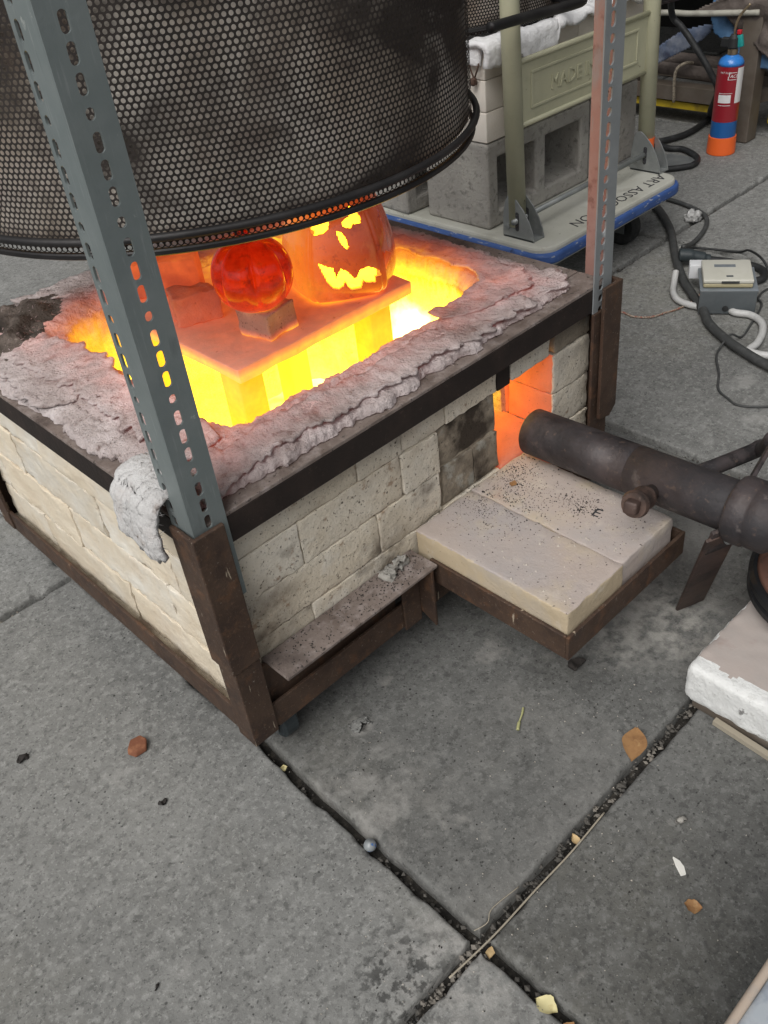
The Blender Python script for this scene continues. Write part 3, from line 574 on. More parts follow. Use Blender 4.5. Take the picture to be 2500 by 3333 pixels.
# hot lining of the burner port
def portbox(*b, s=1): return K.part('port_brick', rbox(*b, bev=0.003, step=0.02, amp=0.0008, nscale=45, seed=s), 'port_brick', smooth=True)
portbox(0.6055, 0.64, YW + 0.087, 0.150, 0.2555, 0.3175, s=91); portbox(0.6055, 0.64, YW + 0.087, 0.150, 0.193, 0.2535, s=92)
portbox(0.45, 0.4845, YW + 0.087, 0.150, 0.193, 0.3175, s=93); portbox(0.488, 0.603, YW + 0.087, 0.150, 0.325, 0.36, s=94)
portbox(0.488, 0.603, YW + 0.001, 0.16, 0.135, 0.1955, s=95); portbox(0.4845, 0.4875, YW + 0.012, yb, 0.197, 0.318, s=96)
# left wall
XWv = 0.016; xb = XWv + 0.085
for z0, z1, js in [(0.092, 0.158, [0.05, 0.278, 0.521, 0.66]), (0.158, 0.232, [0.05, 0.154, 0.40, 0.622, 0.66]), (0.232, 0.303, [0.05, 0.12, 0.291, 0.525, 0.66]), (0.303, 0.3625, [0.05, 0.2, 0.42, 0.58, 0.66])]:
    for a, b in zip(js[:-1], js[1:]):
        seed_[0] += 1
        K.part('brick', rbox(XWv + random.uniform(-0.001, 0.002), xb, a + 0.0014, b - 0.0014, z0 + 0.0014, z1 - 0.0014, bev=0.0016, step=0.008, amp=0.0013, nscale=70, seed=seed_[0]), 'cream_brick', smooth=True)
K.part('mortar', rbox(XWv + 0.0042, xb - 0.02, 0.05, 0.655, 0.093, 0.362, bev=0.003, step=0.010, amp=0.0016, nscale=30), 'mortar', smooth=True, label='smeared grey mortar between the cream bricks')
K.part('mortar', box(0.05, 0.48, YW + 0.008, YW + 0.03, 0.113, 0.362), 'mortar')
K.part('mortar', box(0.0085, 0.05, 0.012, 0.66, 0.0755, 0.094), 'mortar', label='brown crust along the foot of the left wall')
# back and right walls
for z0, z1, o_ in [(0.112, 0.175, 0), (0.175, 0.238, 0.11), (0.238, 0.301, 0), (0.301, 0.362, 0.11)]:
    y = 0.11
    while y < 0.56:
        e = min(y + (0.114 if y == 0.11 and o_ else 0.229), 0.57); brick(W_ - 0.105, W_ - 0.02, y, e, z0, z1); y = e
    x = 0.05
    while x < 0.64:
        e = min(x + (0.114 if x == 0.05 and o_ else 0.229), 0.655); brick(x, e, D_ - 0.105, D_ - 0.02, z0, z1); x = e
# casters
for cx, cy in ((0.062, 0.045), (0.64, 0.045), (0.062, 0.635), (0.64, 0.635)):
    c0 = K.part('caster', join(box(cx - 0.03, cx + 0.03, cy - 0.026, cy + 0.026, 0.064, 0.0695), box(cx - 0.017, cx - 0.014, cy - 0.016, cy + 0.016, 0.02, 0.064), box(cx + 0.014, cx + 0.017, cy - 0.016, cy + 0.016, 0.02, 0.064)), 'zinc_dark', bevel=0.001)
    K.part('wheel', lathe([(0.004, -0.012), (0.024, -0.012), (0.029, -0.009), (0.029, 0.009), (0.024, 0.012), (0.004, 0.012)], 28, (cx, cy, 0.0305), (1, 0, 0)), 'plug_plastic', smooth=False, under=c0)
# ceramic fibre lining: inner wall, lip, crumpled top and ragged outer edge
def lining():
    n = 720
    inner = rrect(0.128, 0.572, 0.106, 0.532, 0.055, 40); outer = rrect(0.020, 0.648, 0.026, 0.660, 0.03, 40)
    def resample(P, n):
        P = [Vector((x, y)) for x, y in P]; P.append(P[0]); L_ = [0]
        for a, b in zip(P[:-1], P[1:]): L_.append(L_[-1] + (b - a).length)
        out = []; j = 0
        for k in range(n):
            s_ = L_[-1] * k / n
            while L_[j + 1] < s_: j += 1
            t = (s_ - L_[j]) / max(1e-9, L_[j + 1] - L_[j]); out.append(P[j].lerp(P[j + 1], t))
        return out
    Pi = resample(inner, n); Po = resample(outer, n)
    prof = [('w', z) for z in np.linspace(0.128, 0.395, 15)] + [('l', a) for a in np.linspace(0.0, 1.0, 7)] + [('t', s_) for s_ in np.linspace(0.1, 0.9, 22)] + [('e', a) for a in np.linspace(0, 1, 8)]
    V = []; m = len(prof); fm = []
    for k in range(n):
        pi, po = Pi[k], Po[k]; dn = (po - pi); wd = dn.length; dn.normalize()
        # ragged outline of both edges
        ri = 0.010 * MN.noise(Vector((pi.x * 16, pi.y * 16, 3))) + 0.006 * MN.noise(Vector((pi.x * 60, pi.y * 60, 1)))
        ro = 0.018 * MN.noise(Vector((po.x * 9, po.y * 9, 7))) + 0.010 * MN.noise(Vector((po.x * 38, po.y * 38, 5))) + 0.006 * MN.noise(Vector((po.x * 110, po.y * 110, 5)))
        a = pi + dn * ri; b = po + dn * ro
        hi = 0.421 + 0.005 * MN.noise(Vector((pi.x * 7, pi.y * 7, 11)))
        sag = 0.0
        for (kind, s_) in prof:
            if kind == 'w': p = Vector((a.x, a.y, s_))
            elif kind == 'l':
                q = s_ * PI / 2; p2 = a + dn * (0.016 * (1 - math.cos(q))); p = Vector((p2.x, p2.y, 0.395 + (hi - 0.398) * math.sin(q) * 0.92))
            elif kind == 't':
                p2 = (a + dn * 0.016).lerp(b, s_)
                crest = hi + 0.003 * math.sin(PI * s_) - 0.009 * s_
                p = Vector((p2.x, p2.y, crest))
            else:
                q = s_ * PI / 2; z_ = hi - 0.010 - (hi - 0.010 - 0.4035) * s_ ** 1.4
                p2 = b + dn * (0.010 * math.sin(q)); p = Vector((p2.x, p2.y, z_))
            p0 = p.copy()
            if p.z > 0.30:
                f_ = 1.0 if p.z > 0.385 else 0.45
                # folds running round the hole, then lumps and fluff
                r_ = (Vector((p.x, p.y)) - a).dot(dn)
                fold = -abs(MN.noise(Vector((r_ * 75, k * 0.012, p.z * 60)))) * 0.0075 + 0.002
                nv = MN.noise_vector(p0 * 14) * 0.0022 + MN.noise_vector(p0 * 62) * 0.0024 + MN.noise_vector(p0 * 150) * 0.0024 + MN.noise_vector(p0 * 320) * 0.0012
                p = p + nv * f_
                if kind != 'w': p.z += fold * f_
                if kind in 'te' :
                    soot = max(0, 1 - (Vector((p.x, p.y)) - Vector((0.09, 0.62))).length / 0.14)
                    p.z += 0.028 * soot * (0.5 + MN.noise(p0 * 35))
            if kind == 'e' and s_ > 0.9: p.z = 0.4035
            V.append(tuple(p))
    F = []
    for k in range(n):
        k2 = (k + 1) % n
        for i in range(m - 1):
            F.append((k * m + i, k2 * m + i, k2 * m + i + 1, k * m + i + 1))
            c = Vector(V[k * m + i]); d = (Vector((c.x, c.y)) - Vector((0.07, 0.60))).length + 0.05 * MN.noise(c * 22)
            if prof[i][0] == 'w' and c.z < 0.39: fm.append(0)
            elif d < 0.105 and prof[i][0] in 'te': fm.append(1)
            else: fm.append(0)
    return V, F, fm
V, F, fm = lining()
def torn_layer(f0, f1, dz, seed, a0, a1, curl=0.004):
    n = 900; inner = rrect(0.128, 0.572, 0.106, 0.532, 0.055, 40); outer = rrect(0.018, 0.652, 0.024, 0.662, 0.03, 40)
    def res(P):
        P = [Vector((x, y)) for x, y in P]; P.append(P[0]); L_ = [0]
        for a, b in zip(P[:-1], P[1:]): L_.append(L_[-1] + (b - a).length)
        out = []; j = 0
        for k in range(n):
            t_ = L_[-1] * k / n
            while L_[j + 1] < t_: j += 1
            out.append(P[j].lerp(P[j + 1], (t_ - L_[j]) / max(1e-9, L_[j + 1] - L_[j])))
        return out
    Pi, Po = res(inner), res(outer); V = []; F = []; m = 11; ks = range(int(a0 * n), int(a1 * n))
    for q, k0 in enumerate(ks):
        k = k0 % n; pi, po = Pi[k], Po[k]; e_ = min(1, q / 12, (len(ks) - 1 - q) / 12)
        na = 0.16 * MN.noise(Vector((pi.x * 11, pi.y * 11, seed))) + 0.10 * MN.noise(Vector((pi.x * 60, pi.y * 60, seed)))
        nb = 0.14 * MN.noise(Vector((po.x * 10, po.y * 10, seed + 4))) + 0.11 * MN.noise(Vector((po.x * 55, po.y * 55, seed + 4))) + 0.06 * MN.noise(Vector((po.x * 150, po.y * 150, seed)))
        mid = (f0 + f1) / 2; a = mid + (f0 + na - mid) * e_; b = mid + (f1 + nb - mid) * e_
        for i in range(m):
            t = i / (m - 1); f_ = a + (b - a) * t; p2 = pi.lerp(po, f_)
            hi = 0.421 + 0.005 * MN.noise(Vector((pi.x * 7, pi.y * 7, 11)))
            p = Vector((p2.x, p2.y, hi - 0.009 * f_ + dz + curl * (abs(2 * t - 1) ** 3) * (0.4 + MN.noise(Vector((p2.x * 25, p2.y * 25, seed))))))
            p += MN.noise_vector(p * 14) * 0.0022 + MN.noise_vector(p * 62) * 0.0022 + MN.noise_vector(p * 150) * 0.0018
            V.append(tuple(p))
    for q in range(len(ks) - 1):
        for i in range(m - 1): F.append((q * m + i, (q + 1) * m + i, (q + 1) * m + i + 1, q * m + i + 1))
    return V, F
for (f0, f1, dz, sd2, a0, a1) in ((0.30, 1.02, 0.0035, 3, 0.0, 0.22), (0.05, 0.66, 0.0055, 8, 0.30, 0.52), (0.42, 1.0, 0.0035, 13, 0.50, 0.74), (0.06, 0.62, 0.006, 17, 0.70, 0.98), (0.55, 1.05, 0.001, 21, 0.74, 1.0), (0.45, 1.03, 0.003, 25, 0.24, 0.40)):
    fl = K.part('fibre_layer', torn_layer(f0, f1, dz, sd2, a0, a1), 'fibre', smooth=True)
    fs = fl.modifiers.new('thick', 'SOLIDIFY'); fs.thickness = 0.0035; fs.offset = 0
# open the lining where the burner port comes through
keep = [i for i, f in enumerate(F) if not all(0.495 < V[v][0] < 0.60 and V[v][1] < 0.13 and V[v][2] < 0.30 for v in f)]
K.part('fibre_lining', (V, [F[i] for i in keep]), None, smooth=True, mats=['fibre', 'fibre_soot'], fm=[fm[i] for i in keep], label='crumpled grey pink ceramic fibre round the glowing opening')
K.part('floor_pan', box(0.042, 0.658, 0.042, 0.638, 0.0765, 0.080), 'rusty_steel')
K.part('floor_brick', box(0.104, 0.596, 0.107, 0.573, 0.081, 0.128), 'mortar')
K.part('kick_plate', box(0.040, 0.2545, 0.0125, 0.0165, 0.0765, 0.1655), 'rusty_steel', label='rusty plate in the shade under the narrow ledge')
K.part('hearth', rbox(0.106, 0.594, 0.1065, 0.55, 0.1285, 0.1345, bev=0.002, step=0.06), 'hot_floor', label='yellow hot floor of the kiln')
# torn flap of fibre hanging over the left rail next to the slotted post
def flap():
    nu, nv = 46, 44; top = []; V = []; F = []
    for i in range(nu):
        u = i / (nu - 1); y = 0.034 + 0.078 * u
        ln = 0.104 - 0.004 * u + 0.010 * MN.noise(Vector((u * 9, 2, 0))) + 0.006 * MN.noise(Vector((u * 40, 5, 0)))
        for j in range(nv):
            t = j / (nv - 1); s_ = t * ln
            if s_ < 0.045: p = Vector((0.034 - s_, y, 0.426 + 0.006 * math.sin(s_ * 60)))
            else:
                q = min(1.0, (s_ - 0.045) / 0.02); a = q * PI / 2
                p = Vector((-0.006 - 0.009 * math.sin(a), y, 0.426 - 0.016 * (1 - math.cos(a))))
                if q >= 1: p.z -= (s_ - 0.065); p.x -= 0.006 * math.sin((s_ - 0.065) * 30); p.y -= (s_ - 0.065) * 0.2
            e = min(1.0, min(t, 1 - t) / 0.06, min(u, 1 - u) / 0.07)
            nrm = Vector((0, 0, 1)) if s_ < 0.045 else Vector((-1, 0, 0.2))
            p = p + nrm * (0.006 * e) + MN.noise_vector(p * 26) * 0.003 + MN.noise_vector(p * 80) * 0.0019 + MN.noise_vector(p * 200) * 0.0014
            V.append(tuple(p))
    for i in range(nu - 1):
        for j in range(nv - 1): F.append((i * nv + j, (i + 1) * nv + j, (i + 1) * nv + j + 1, i * nv + j + 1))
    return V, F
fo = K.part('fibre_flap', flap(), 'fibre_cold', smooth=True, label='torn white fibre flap hanging over the left rail')
sm_ = fo.modifiers.new('thick', 'SOLIDIFY'); sm_.thickness = 0.007; sm_.offset = 1
# loose fibres standing off the lining and the flap
def fuzz(obj, n, keep, ln, m, name, parent, label, wd=0.00032):
    me = obj.data; P = [p for p in me.polygons if keep(p)]; V = []; F = []
    for i in range(n):
        p = random.choice(P); c = me.vertices[random.choice(p.vertices)].co.lerp(p.center, random.random()); nn = p.normal
        d = (Vector((random.gauss(0, 1), random.gauss(0, 1), random.gauss(0, 0.6))) + nn * random.uniform(0.1, 0.9)).normalized()
        l_ = ln * random.uniform(0.4, 1.3); sd_ = d.cross(nn).normalized() * wd * random.uniform(0.7, 1.6)
        b = len(V); a_ = c + nn * 0.0004; mid = a_ + d * l_ * 0.55 + nn * l_ * 0.12; tip = a_ + d * l_ - Vector((0, 0, l_ * 0.15))
        V += [tuple(a_ - sd_), tuple(a_ + sd_), tuple(mid + sd_ * 0.8), tuple(mid - sd_ * 0.8), tuple(tip)]
        F += [(b, b + 1, b + 2, b + 3), (b + 3, b + 2, b + 4)]
    o = mesh_obj(name, V, F, m, parent, True); o['kind'] = 'stuff'; o['label'] = label; return o
lo_ = [o for o in K.o.children if o.name.startswith('fibre_lining')][0]
fuzz(lo_, 22000, lambda p: p.center.z > 0.404, 0.006, 'fibre', 'fibre_fuzz', K.o, 'loose fibres fraying from the lining')
fuzz(fo, 7000, lambda p: True, 0.0065, 'fibre_cold', 'fibre_fuzz', K.o, 'loose fibres fraying from the hanging flap')
# slotted angle posts
def slotted(flw, hole, z0, z1, pitch, zref, pat, seg=20, big=0.0):
    """one flange in (a, z): strip of cells with a slot or a round hole in each"""
    V = []; F = []; z = zref - math.floor((zref - z0) / pitch) * pitch
    k = -int(math.floor((zref - z0) / pitch)); zz = [z0]
    lo = z - pitch / 2
    if lo > z0 + 1e-6: V += [(0, z0), (flw, z0), (flw, lo), (0, lo)]; F.append((0, 1, 2, 3))
    while lo < z1:
        hi = min(lo + pitch, z1); zc = lo + pitch / 2
        if hi - lo < pitch * 0.98: 
            b = len(V); V += [(0, lo), (flw, lo), (flw, hi), (0, hi)]; F.append((b, b + 1, b + 2, b + 3)); break
        hl = 0.0079 if pat[k % len(pat)] == 's' else 0.0046; hw = 0.0039 + big; hl += big * 0.7
        b = len(V); n = seg
        for q in range(n):
            a = 2 * PI * q / n; c, s_ = math.cos(a), math.sin(a)
            V.append((hole + hw * c, zc + hw * s_ + (hl - hw) * (0 if abs(s_) < 1e-6 else (1 if s_ > 0 else -1))))
        rect = []
        for q in range(n):
            a = 2 * PI * q / n; c, s_ = math.cos(a), math.sin(a)
            t = max(abs(c), abs(s_)); c, s_ = c / t, s_ / t
            V.append((hole + (c * (flw - hole) if c > 0 else c * hole), zc + s_ * pitch / 2))
        for q in range(n): F.append((b + q, b + n + q, b + n + (q + 1) % n, b + (q + 1) % n))
        lo = hi; k += 1
    return V, F
def guide_post(cx, cy, dx, z0, z1, hx, hy, mx, my, label, zr, big=0.0):
    for axis in 'xy':
        P, F = slotted(0.040, hx if axis == 'x' else hy, z0, z1, 0.0203, zr if axis == 'x' else zr - 0.004, 'srss', 24, big)
        if axis == 'x': V = [(cx + dx * a, cy, z) for a, z in P]
        else: V = [(cx, cy + 0.0024 + a, z) for a, z in P]
        if axis == 'y': o = K.part('flange', (V, F), my, under=root)
        else: o = root = K.part('guide_post', (V, F), mx, label=label)
        s_ = o.modifiers.new('gauge', 'SOLIDIFY'); s_.thickness = 0.0022
        inward = -1
        # thickness grows inwards
        n_ = Vector((0, 1, 0)) if axis == 'x' else Vector((dx, 0, 0))
        s_.offset = -1 if (o.data.polygons[0].normal.dot(n_) < 0) else 1
guide_post(0.0, 0.0, 1, 0.30, 1.35, 0.0195, 0.0300, 'galvanised', 'galvanised', 'grey slotted angle post at the near corner', 0.610)
guide_post(0.7055, 0.0, -1, 0.305, 1.35, 0.0245, 0.020, 'galvanised_paint', 'red_primer', 'grey slotted angle post splashed with white paint, red inside, at the right corner', 0.604, 0.0011)

# ------------------------------------------------------------------ perforated kiln lid, held up above the opening
LR, LZ0, LZ1 = 0.341, 0.620, 1.03
def perforated(R_, z0, z1, pitch=0.0065, hole=0.00226):
    ncol = int(round(2 * PI * R_ / pitch)); pitch = 2 * PI * R_ / ncol; dz = pitch * 0.866
    nrow = int((z1 - z0) / dz); N = 12
    ang = np.arange(N) * 2 * PI / N + PI / 6
    hexr = np.where(np.arange(N) % 2 == 0, pitch / math.sqrt(3), pitch / 2)
    ox, oz = hexr * np.cos(ang), hexr * np.sin(ang)
    # pointy-top cells: corners at 30+60k, mids between
    hx, hz = hole * np.cos(ang), hole * np.sin(ang)
    cols = np.arange(ncol); V = []; F = []; base = 0
    allV = []; allF = []
    for r in range(nrow):
        u0 = (cols + (0.5 if r % 2 else 0)) * pitch; zc = z0 + dz * (r + 0.5)
        U = np.concatenate([u0[:, None] + hx[None], u0[:, None] + ox[None]], 1)
        Z = np.concatenate([np.full((ncol, N), zc) + hz[None], np.full((ncol, N), zc) + oz[None]], 1)
        a = U / R_
        P = np.stack([R_ * np.cos(a), R_ * np.sin(a), Z], -1).reshape(-1, 3)
        idx = base + (np.arange(ncol) * 2 * N)[:, None]
        q = np.arange(N); q2 = (q + 1) % N
        f = np.stack([idx + q, idx + q2, idx + N + q2, idx + N + q], -1).reshape(-1, 4)
        allV.append(P); allF.append(f); base += ncol * 2 * N
    V = np.concatenate(allV); F = np.concatenate(allF)
    me = bpy.data.meshes.new('perforated_wall')
    me.vertices.add(len(V)); me.vertices.foreach_set('co', V.ravel())
    me.loops.add(F.size); me.loops.foreach_set('vertex_index', F.ravel().astype(np.int32))
    me.polygons.add(len(F)); me.polygons.foreach_set('loop_start', np.arange(0, F.size, 4, dtype=np.int32))
    me.update(calc_edges=True); me.materials.append(MATS['perforated_steel'])
    return me
H_ = LZ1 - LZ0
perf_me = perforated(LR, 0.0044, H_)
def ring(R_, z, r, n=96, m=10):
    return tube([(R_ * math.cos(2 * PI * k / n), R_ * math.sin(2 * PI * k / n), z) for k in range(n)], r, m, 0, closed=True)
def lid(loc, label, rz=0):
    t = Thing('kiln_lid', loc, label, 'kiln lid', 'perforated drum lids'); o = t.o; z_ = Vector(loc)
    t.loc = Vector((0, 0, 0))
    p = bpy.data.objects.new('perforated_wall', perf_me); C.objects.link(p); p.parent = o
    t.part('rim_rod', ring(LR + 0.0058, 0.0166, 0.0044), 'rim_steel', smooth=True)
    t.part('rim_band', lathe([(LR - 0.0012, 0.0036), (LR + 0.003, 0.0036), (LR + 0.004, 0.002), (LR + 0.004, -0.002), (LR + 0.002, -0.0035), (LR - 0.0012, -0.0035), (LR - 0.0012, 0.0036)], 128), 'rim_steel')
    def fib(a, h): return 1 - 0.006 * abs(MN.noise(Vector((math.cos(a) * 6, math.sin(a) * 6, h * 18)))) 
    R0 = LR - 0.0032; Ri = LR - 0.055
    prof = [(Ri, 0.020)] + [(R0 - 0.004, 0.013)] + [(R0, h) for h in np.linspace(0.0155, H_ - 0.002, 40)] + [(R0 - 0.02, H_ + 0.01), (0.02, H_ + 0.012), (0.02, H_ - 0.04), (Ri, H_ - 0.045), (Ri, 0.020)]
    t.part('fibre_liner', lathe(prof, 140, fn=fib), 'lid_fibre', smooth=True, label='pale fibre stained with black soot behind the holes')
    return t
lid1 = lid((0.354, 0.387, LZ0), 'dark perforated drum lid raised over the glowing kiln')

# ------------------------------------------------------------------ ware and furniture inside the kiln
ZS = 0.420
def hot(name, VF, m, label, cat, group=None, rz=0, o=None, smooth=True):
    return solo(name, VF, m, label, cat, group, smooth=smooth, origin=o)
shv = rbox(0.211, 0.516, 0.202, 0.507, ZS - 0.0195, ZS, bev=0.002, step=0.03, amp=0.0008, nscale=30)
hot('kiln_shelf', shv, 'hot_shelf', 'square glowing orange kiln shelf that carries the two pumpkins', 'kiln shelf', o=(0.211, 0.202, ZS - 0.0195))
for i, (x, y) in enumerate(((0.236, 0.236), (0.470, 0.240), (0.236, 0.478), (0.480, 0.470))):
    lb = ['yellow hot prop under the near corner of the kiln shelf', 'yellow hot prop under the right corner of the kiln shelf', 'hidden prop under the left corner of the kiln shelf', 'hidden prop under the far corner of the kiln shelf'][i]
    hot('kiln_prop', rbox(x - 0.02, x + 0.02, y - 0.02, y + 0.02, 0.135, ZS - 0.0205, bev=0.003, step=0.05), 'hot_post', lb, 'kiln prop', 'props under the kiln shelf', o=(x, y, 0.135))
def rot_box(cx, cy, z0, lx, ly, lz, rz, **k):
    m = Matrix.Translation((cx, cy, z0)) @ Matrix.Rotation(rz, 4, 'Z')
    return xf(rbox(-lx / 2, lx / 2, -ly / 2, ly / 2, 0, lz, **k), m)
def hot_box(name, cx, cy, lx, ly, lz, rz, m, label, cat, **k):
    o = mesh_obj(name, *rbox(-lx / 2, lx / 2, -ly / 2, ly / 2, 0, lz, **k), m, None, True)
    o.location = (cx, cy, ZS + 0.0005); o.rotation_euler = (0, 0, rz); return tag(o, label, cat)
hot_box('soft_brick', 0.3045, 0.2555, 0.055, 0.056, 0.037, math.radians(10), 'hot_block', 'pitted pink brick stub under the small pumpkin', 'brick', bev=0.003, step=0.008, amp=0.0012, nscale=90, seed=5)
def broken():
    V, F = rbox(-0.031, 0.031, -0.027, 0.027, 0, 0.042, bev=0.003, step=0.006, amp=0.0014, nscale=60, seed=9)
    V = [(x, y, z * (1 - 0.22 * max(0, (y + x) / 0.05 + 0.1 + 0.5 * MN.noise(Vector((x * 60, y * 60, 0))))) if z > 0.03 else z) for x, y, z in V]
    return V, F
ob = mesh_obj('soft_brick', *broken(), 'hot_brick', None, True); ob.location = (0.272, 0.374, ZS + 0.0005); ob.rotation_euler = (0, 0, math.radians(-22))
tag(ob, 'broken glowing brick lump between the grey post and the small pumpkin', 'brick')
ob = mesh_obj('soft_brick', *rbox(-0.055, 0.055, -0.016, 0.016, 0, 0.052, bev=0.003, step=0.01, amp=0.0008, nscale=50, seed=19), 'hot_brick_bright', None, True)
ob.location = (0.291, 0.478, ZS + 0.0005); ob.rotation_euler = (0, 0, math.radians(-43)); tag(ob, 'orange brick standing on edge behind the broken lump', 'brick')

def inside(px, py, poly):
    c = False; n = len(poly); j = n - 1
    for i in range(n):
        xi, yi = poly[i]; xj, yj = poly[j]
        if (yi > py) != (yj > py) and px < (xj - xi) * (py - yi) / (yj - yi) + xi: c = not c
        j = i
    return c
FACE = [[(-163.3, .1141), (-155.1, .1153), (-144.3, .1167), (-138.0, .1113), (-139.1, .1017), (-145.2, .0971), (-155.2, .0961), (-159.8, .1007), (-161.6, .1074)],
        [(-110.5, .1182), (-106.3, .1256), (-100.0, .1186), (-97.3, .1098), (-98.2, .1023), (-104.6, .1027), (-108.0, .1029), (-111.0, .0989), (-116.7, .0996), (-121.1, .1027), (-120.6, .1074), (-115.4, .111), (-110.4, .1115)],
        [(-129.4, .0981), (-123.5, .0953), (-119.6, .0875), (-117.9, .0761), (-121.1, .0738), (-126.5, .0821), (-128.8, .0895)],
        [(-153.0, .0619), (-143.8, .0557), (-138.0, .0533), (-137.1, .0439), (-136.0, .0396), (-132.7, .0475), (-129.9, .0512), (-124.1, .0459), (-121.3, .0421), (-117.9, .0349), (-114.4, .037), (-110.9, .0453), (-101.6, .0482), (-92.7, .0391), (-91.4, .0322), (-97.7, .0319), (-97.6, .0244), (-105.9, .0267), (-109.1, .03), (-111.9, .0204), (-122.0, .0201), (-125.5, .0252), (-127.4, .033), (-130.1, .0272), (-134.6, .0236), (-140.7, .0263), (-145.5, .0349), (-149.5, .0496)]]
def interp(prof, n):
    hs_ = [p[0] for p in prof]; P = spline([(p[0], p[1], 0) for p in prof], 10); return [(max(0.0006, q.y), q.x) for q in P]
def pumpkin_vf(prof, ribs, depth, nth, faces=None, ph=0.0, squash=None):
    pr = interp(prof, 0); V = []; F = []; m = len(pr)
    hm = max(h for r, h in pr)
    for (r, h) in pr:
        for k in range(nth):
            a = 2 * PI * k / nth
            rib = 1 - depth * (1 - abs(math.sin(ribs * (a - ph) / 2))) ** 2.4 * min(1, max(0.25, h / (0.6 * hm))) + 0.012 * MN.noise(Vector((math.cos(a) * 2, math.sin(a) * 2, h * 30)))
            V.append((r * rib * math.cos(a), r * rib * math.sin(a), h))
    for i in range(m - 1):
        zc = (pr[i][1] + pr[i + 1][1]) / 2
        for k in range(nth):
            if faces:
                th = math.degrees(2 * PI * (k + 0.5) / nth); th = th - 360 if th > 180 else th
                if pr[i][1] > 0.01 and any(inside(th, zc, p) for p in faces): continue
            F.append((i * nth + k, i * nth + (k + 1) % nth, (i + 1) * nth + (k + 1) % nth, (i + 1) * nth + k))
    F.append(tuple(range(nth))[::-1])
    return V, F
big_prof = [(0.0, 0.064), (0.004, 0.072), (0.014, 0.0795), (0.030, 0.0805), (0.05, 0.0785), (0.07, 0.0745), (0.09, 0.069), (0.105, 0.0635), (0.118, 0.057), (0.132, 0.048), (0.145, 0.034), (0.152, 0.016), (0.153, 0.001)]
# denser rows so that the carved features have clean edges
dense = spline([(h, r, 0) for h, r in big_prof], 16)
class _P: pass
def big_vf():
    rows = [(max(0.0006, q.y), q.x) for q in dense]; nth = 300; V = []; F = []
    for r, h in rows:
        for k in range(nth):
            a = 2 * PI * k / nth; t5 = (a - math.radians(-161)) % (2 * PI / 5) - PI / 5
            rib = 0.3 + 0.7 * (math.cos(PI / 5) / math.cos(t5)) * 1.10 - 0.06 * math.exp(-((PI / 5 - abs(t5)) / 0.035) ** 2) + 0.004 * MN.noise(Vector((math.cos(a) * 4, math.sin(a) * 4, h * 25)))
            V.append((r * rib * math.cos(a), r * rib * math.sin(a), h))
    for i in range(len(rows) - 1):
        zc = (rows[i][1] + rows[i + 1][1]) / 2
        for k in range(nth):
            th = math.degrees(2 * PI * (k + 0.5) / nth); th = th - 360 if th > 180 else th
            if zc > 0.01 and any(inside(th, zc, p) for p in FACE): continue
            F.append((i * nth + k, i * nth + (k + 1) % nth, (i + 1) * nth + (k + 1) % nth, (i + 1) * nth + k))
    F.append(tuple(range(nth))[::-1]); return V, F
BP = Thing('carved_pumpkin', (0.459, 0.278, ZS + 0.0005), 'large glazed jack o lantern with a toothy grin glowing on the kiln shelf', 'ceramic pumpkin')
BP.loc = Vector((0, 0, 0))
so_ = BP.part('shell', big_vf(), None, smooth=True, mats=['glaze_big', 'pumpkin_inside', 'pumpkin_cut'])
md = so_.modifiers.new('wall', 'SOLIDIFY'); md.thickness = 0.0065; md.offset = -1; md.material_offset = 1; md.material_offset_rim = 2
BP.part('stem', tube([(0, 0, 0.146), (0.002, 0.001, 0.16), (0.008, 0.004, 0.175)], [0.012] * 8 + [0.009] * 8 + [0.008], 10), 'glaze_small', smooth=True)
a0, a1 = math.radians(-86.3), math.radians(-77.3)
BP.part('cigar', tube([(0.077 * math.cos(a0), 0.077 * math.sin(a0), 0.030), (0.082 * math.cos(a1), 0.082 * math.sin(a1), 0.057)], 0.0042, 12, 0), 'cigar_hot', smooth=True, label='orange stub sticking up from the corner of the grin')
SP = Thing('glazed_pumpkin', (0.2995, 0.2605, ZS + 0.0375), 'small round glossy red brown pumpkin perched on the pink brick stub', 'ceramic pumpkin'); SP.loc = Vector((0, 0, 0))
sp_prof = [(0.0, 0.024), (0.002, 0.030), (0.012, 0.042), (0.028, 0.050), (0.045, 0.0515), (0.062, 0.048), (0.076, 0.038), (0.084, 0.024), (0.085, 0.014), (0.082, 0.006), (0.081, 0.001)]
SP.part('body', pumpkin_vf(sp_prof, 6, 0.19, 220, ph=math.radians(-124)), 'glaze_small', smooth=True)
SP.part('stem', tube([(0, 0, 0.078), (0, 0.0, 0.088), (-0.004, 0.002, 0.097), (-0.009, 0.004, 0.102)], [0.009] * 6 + [0.0075] * 10 + [0.007] * 9, 9), 'glaze_small', smooth=True)

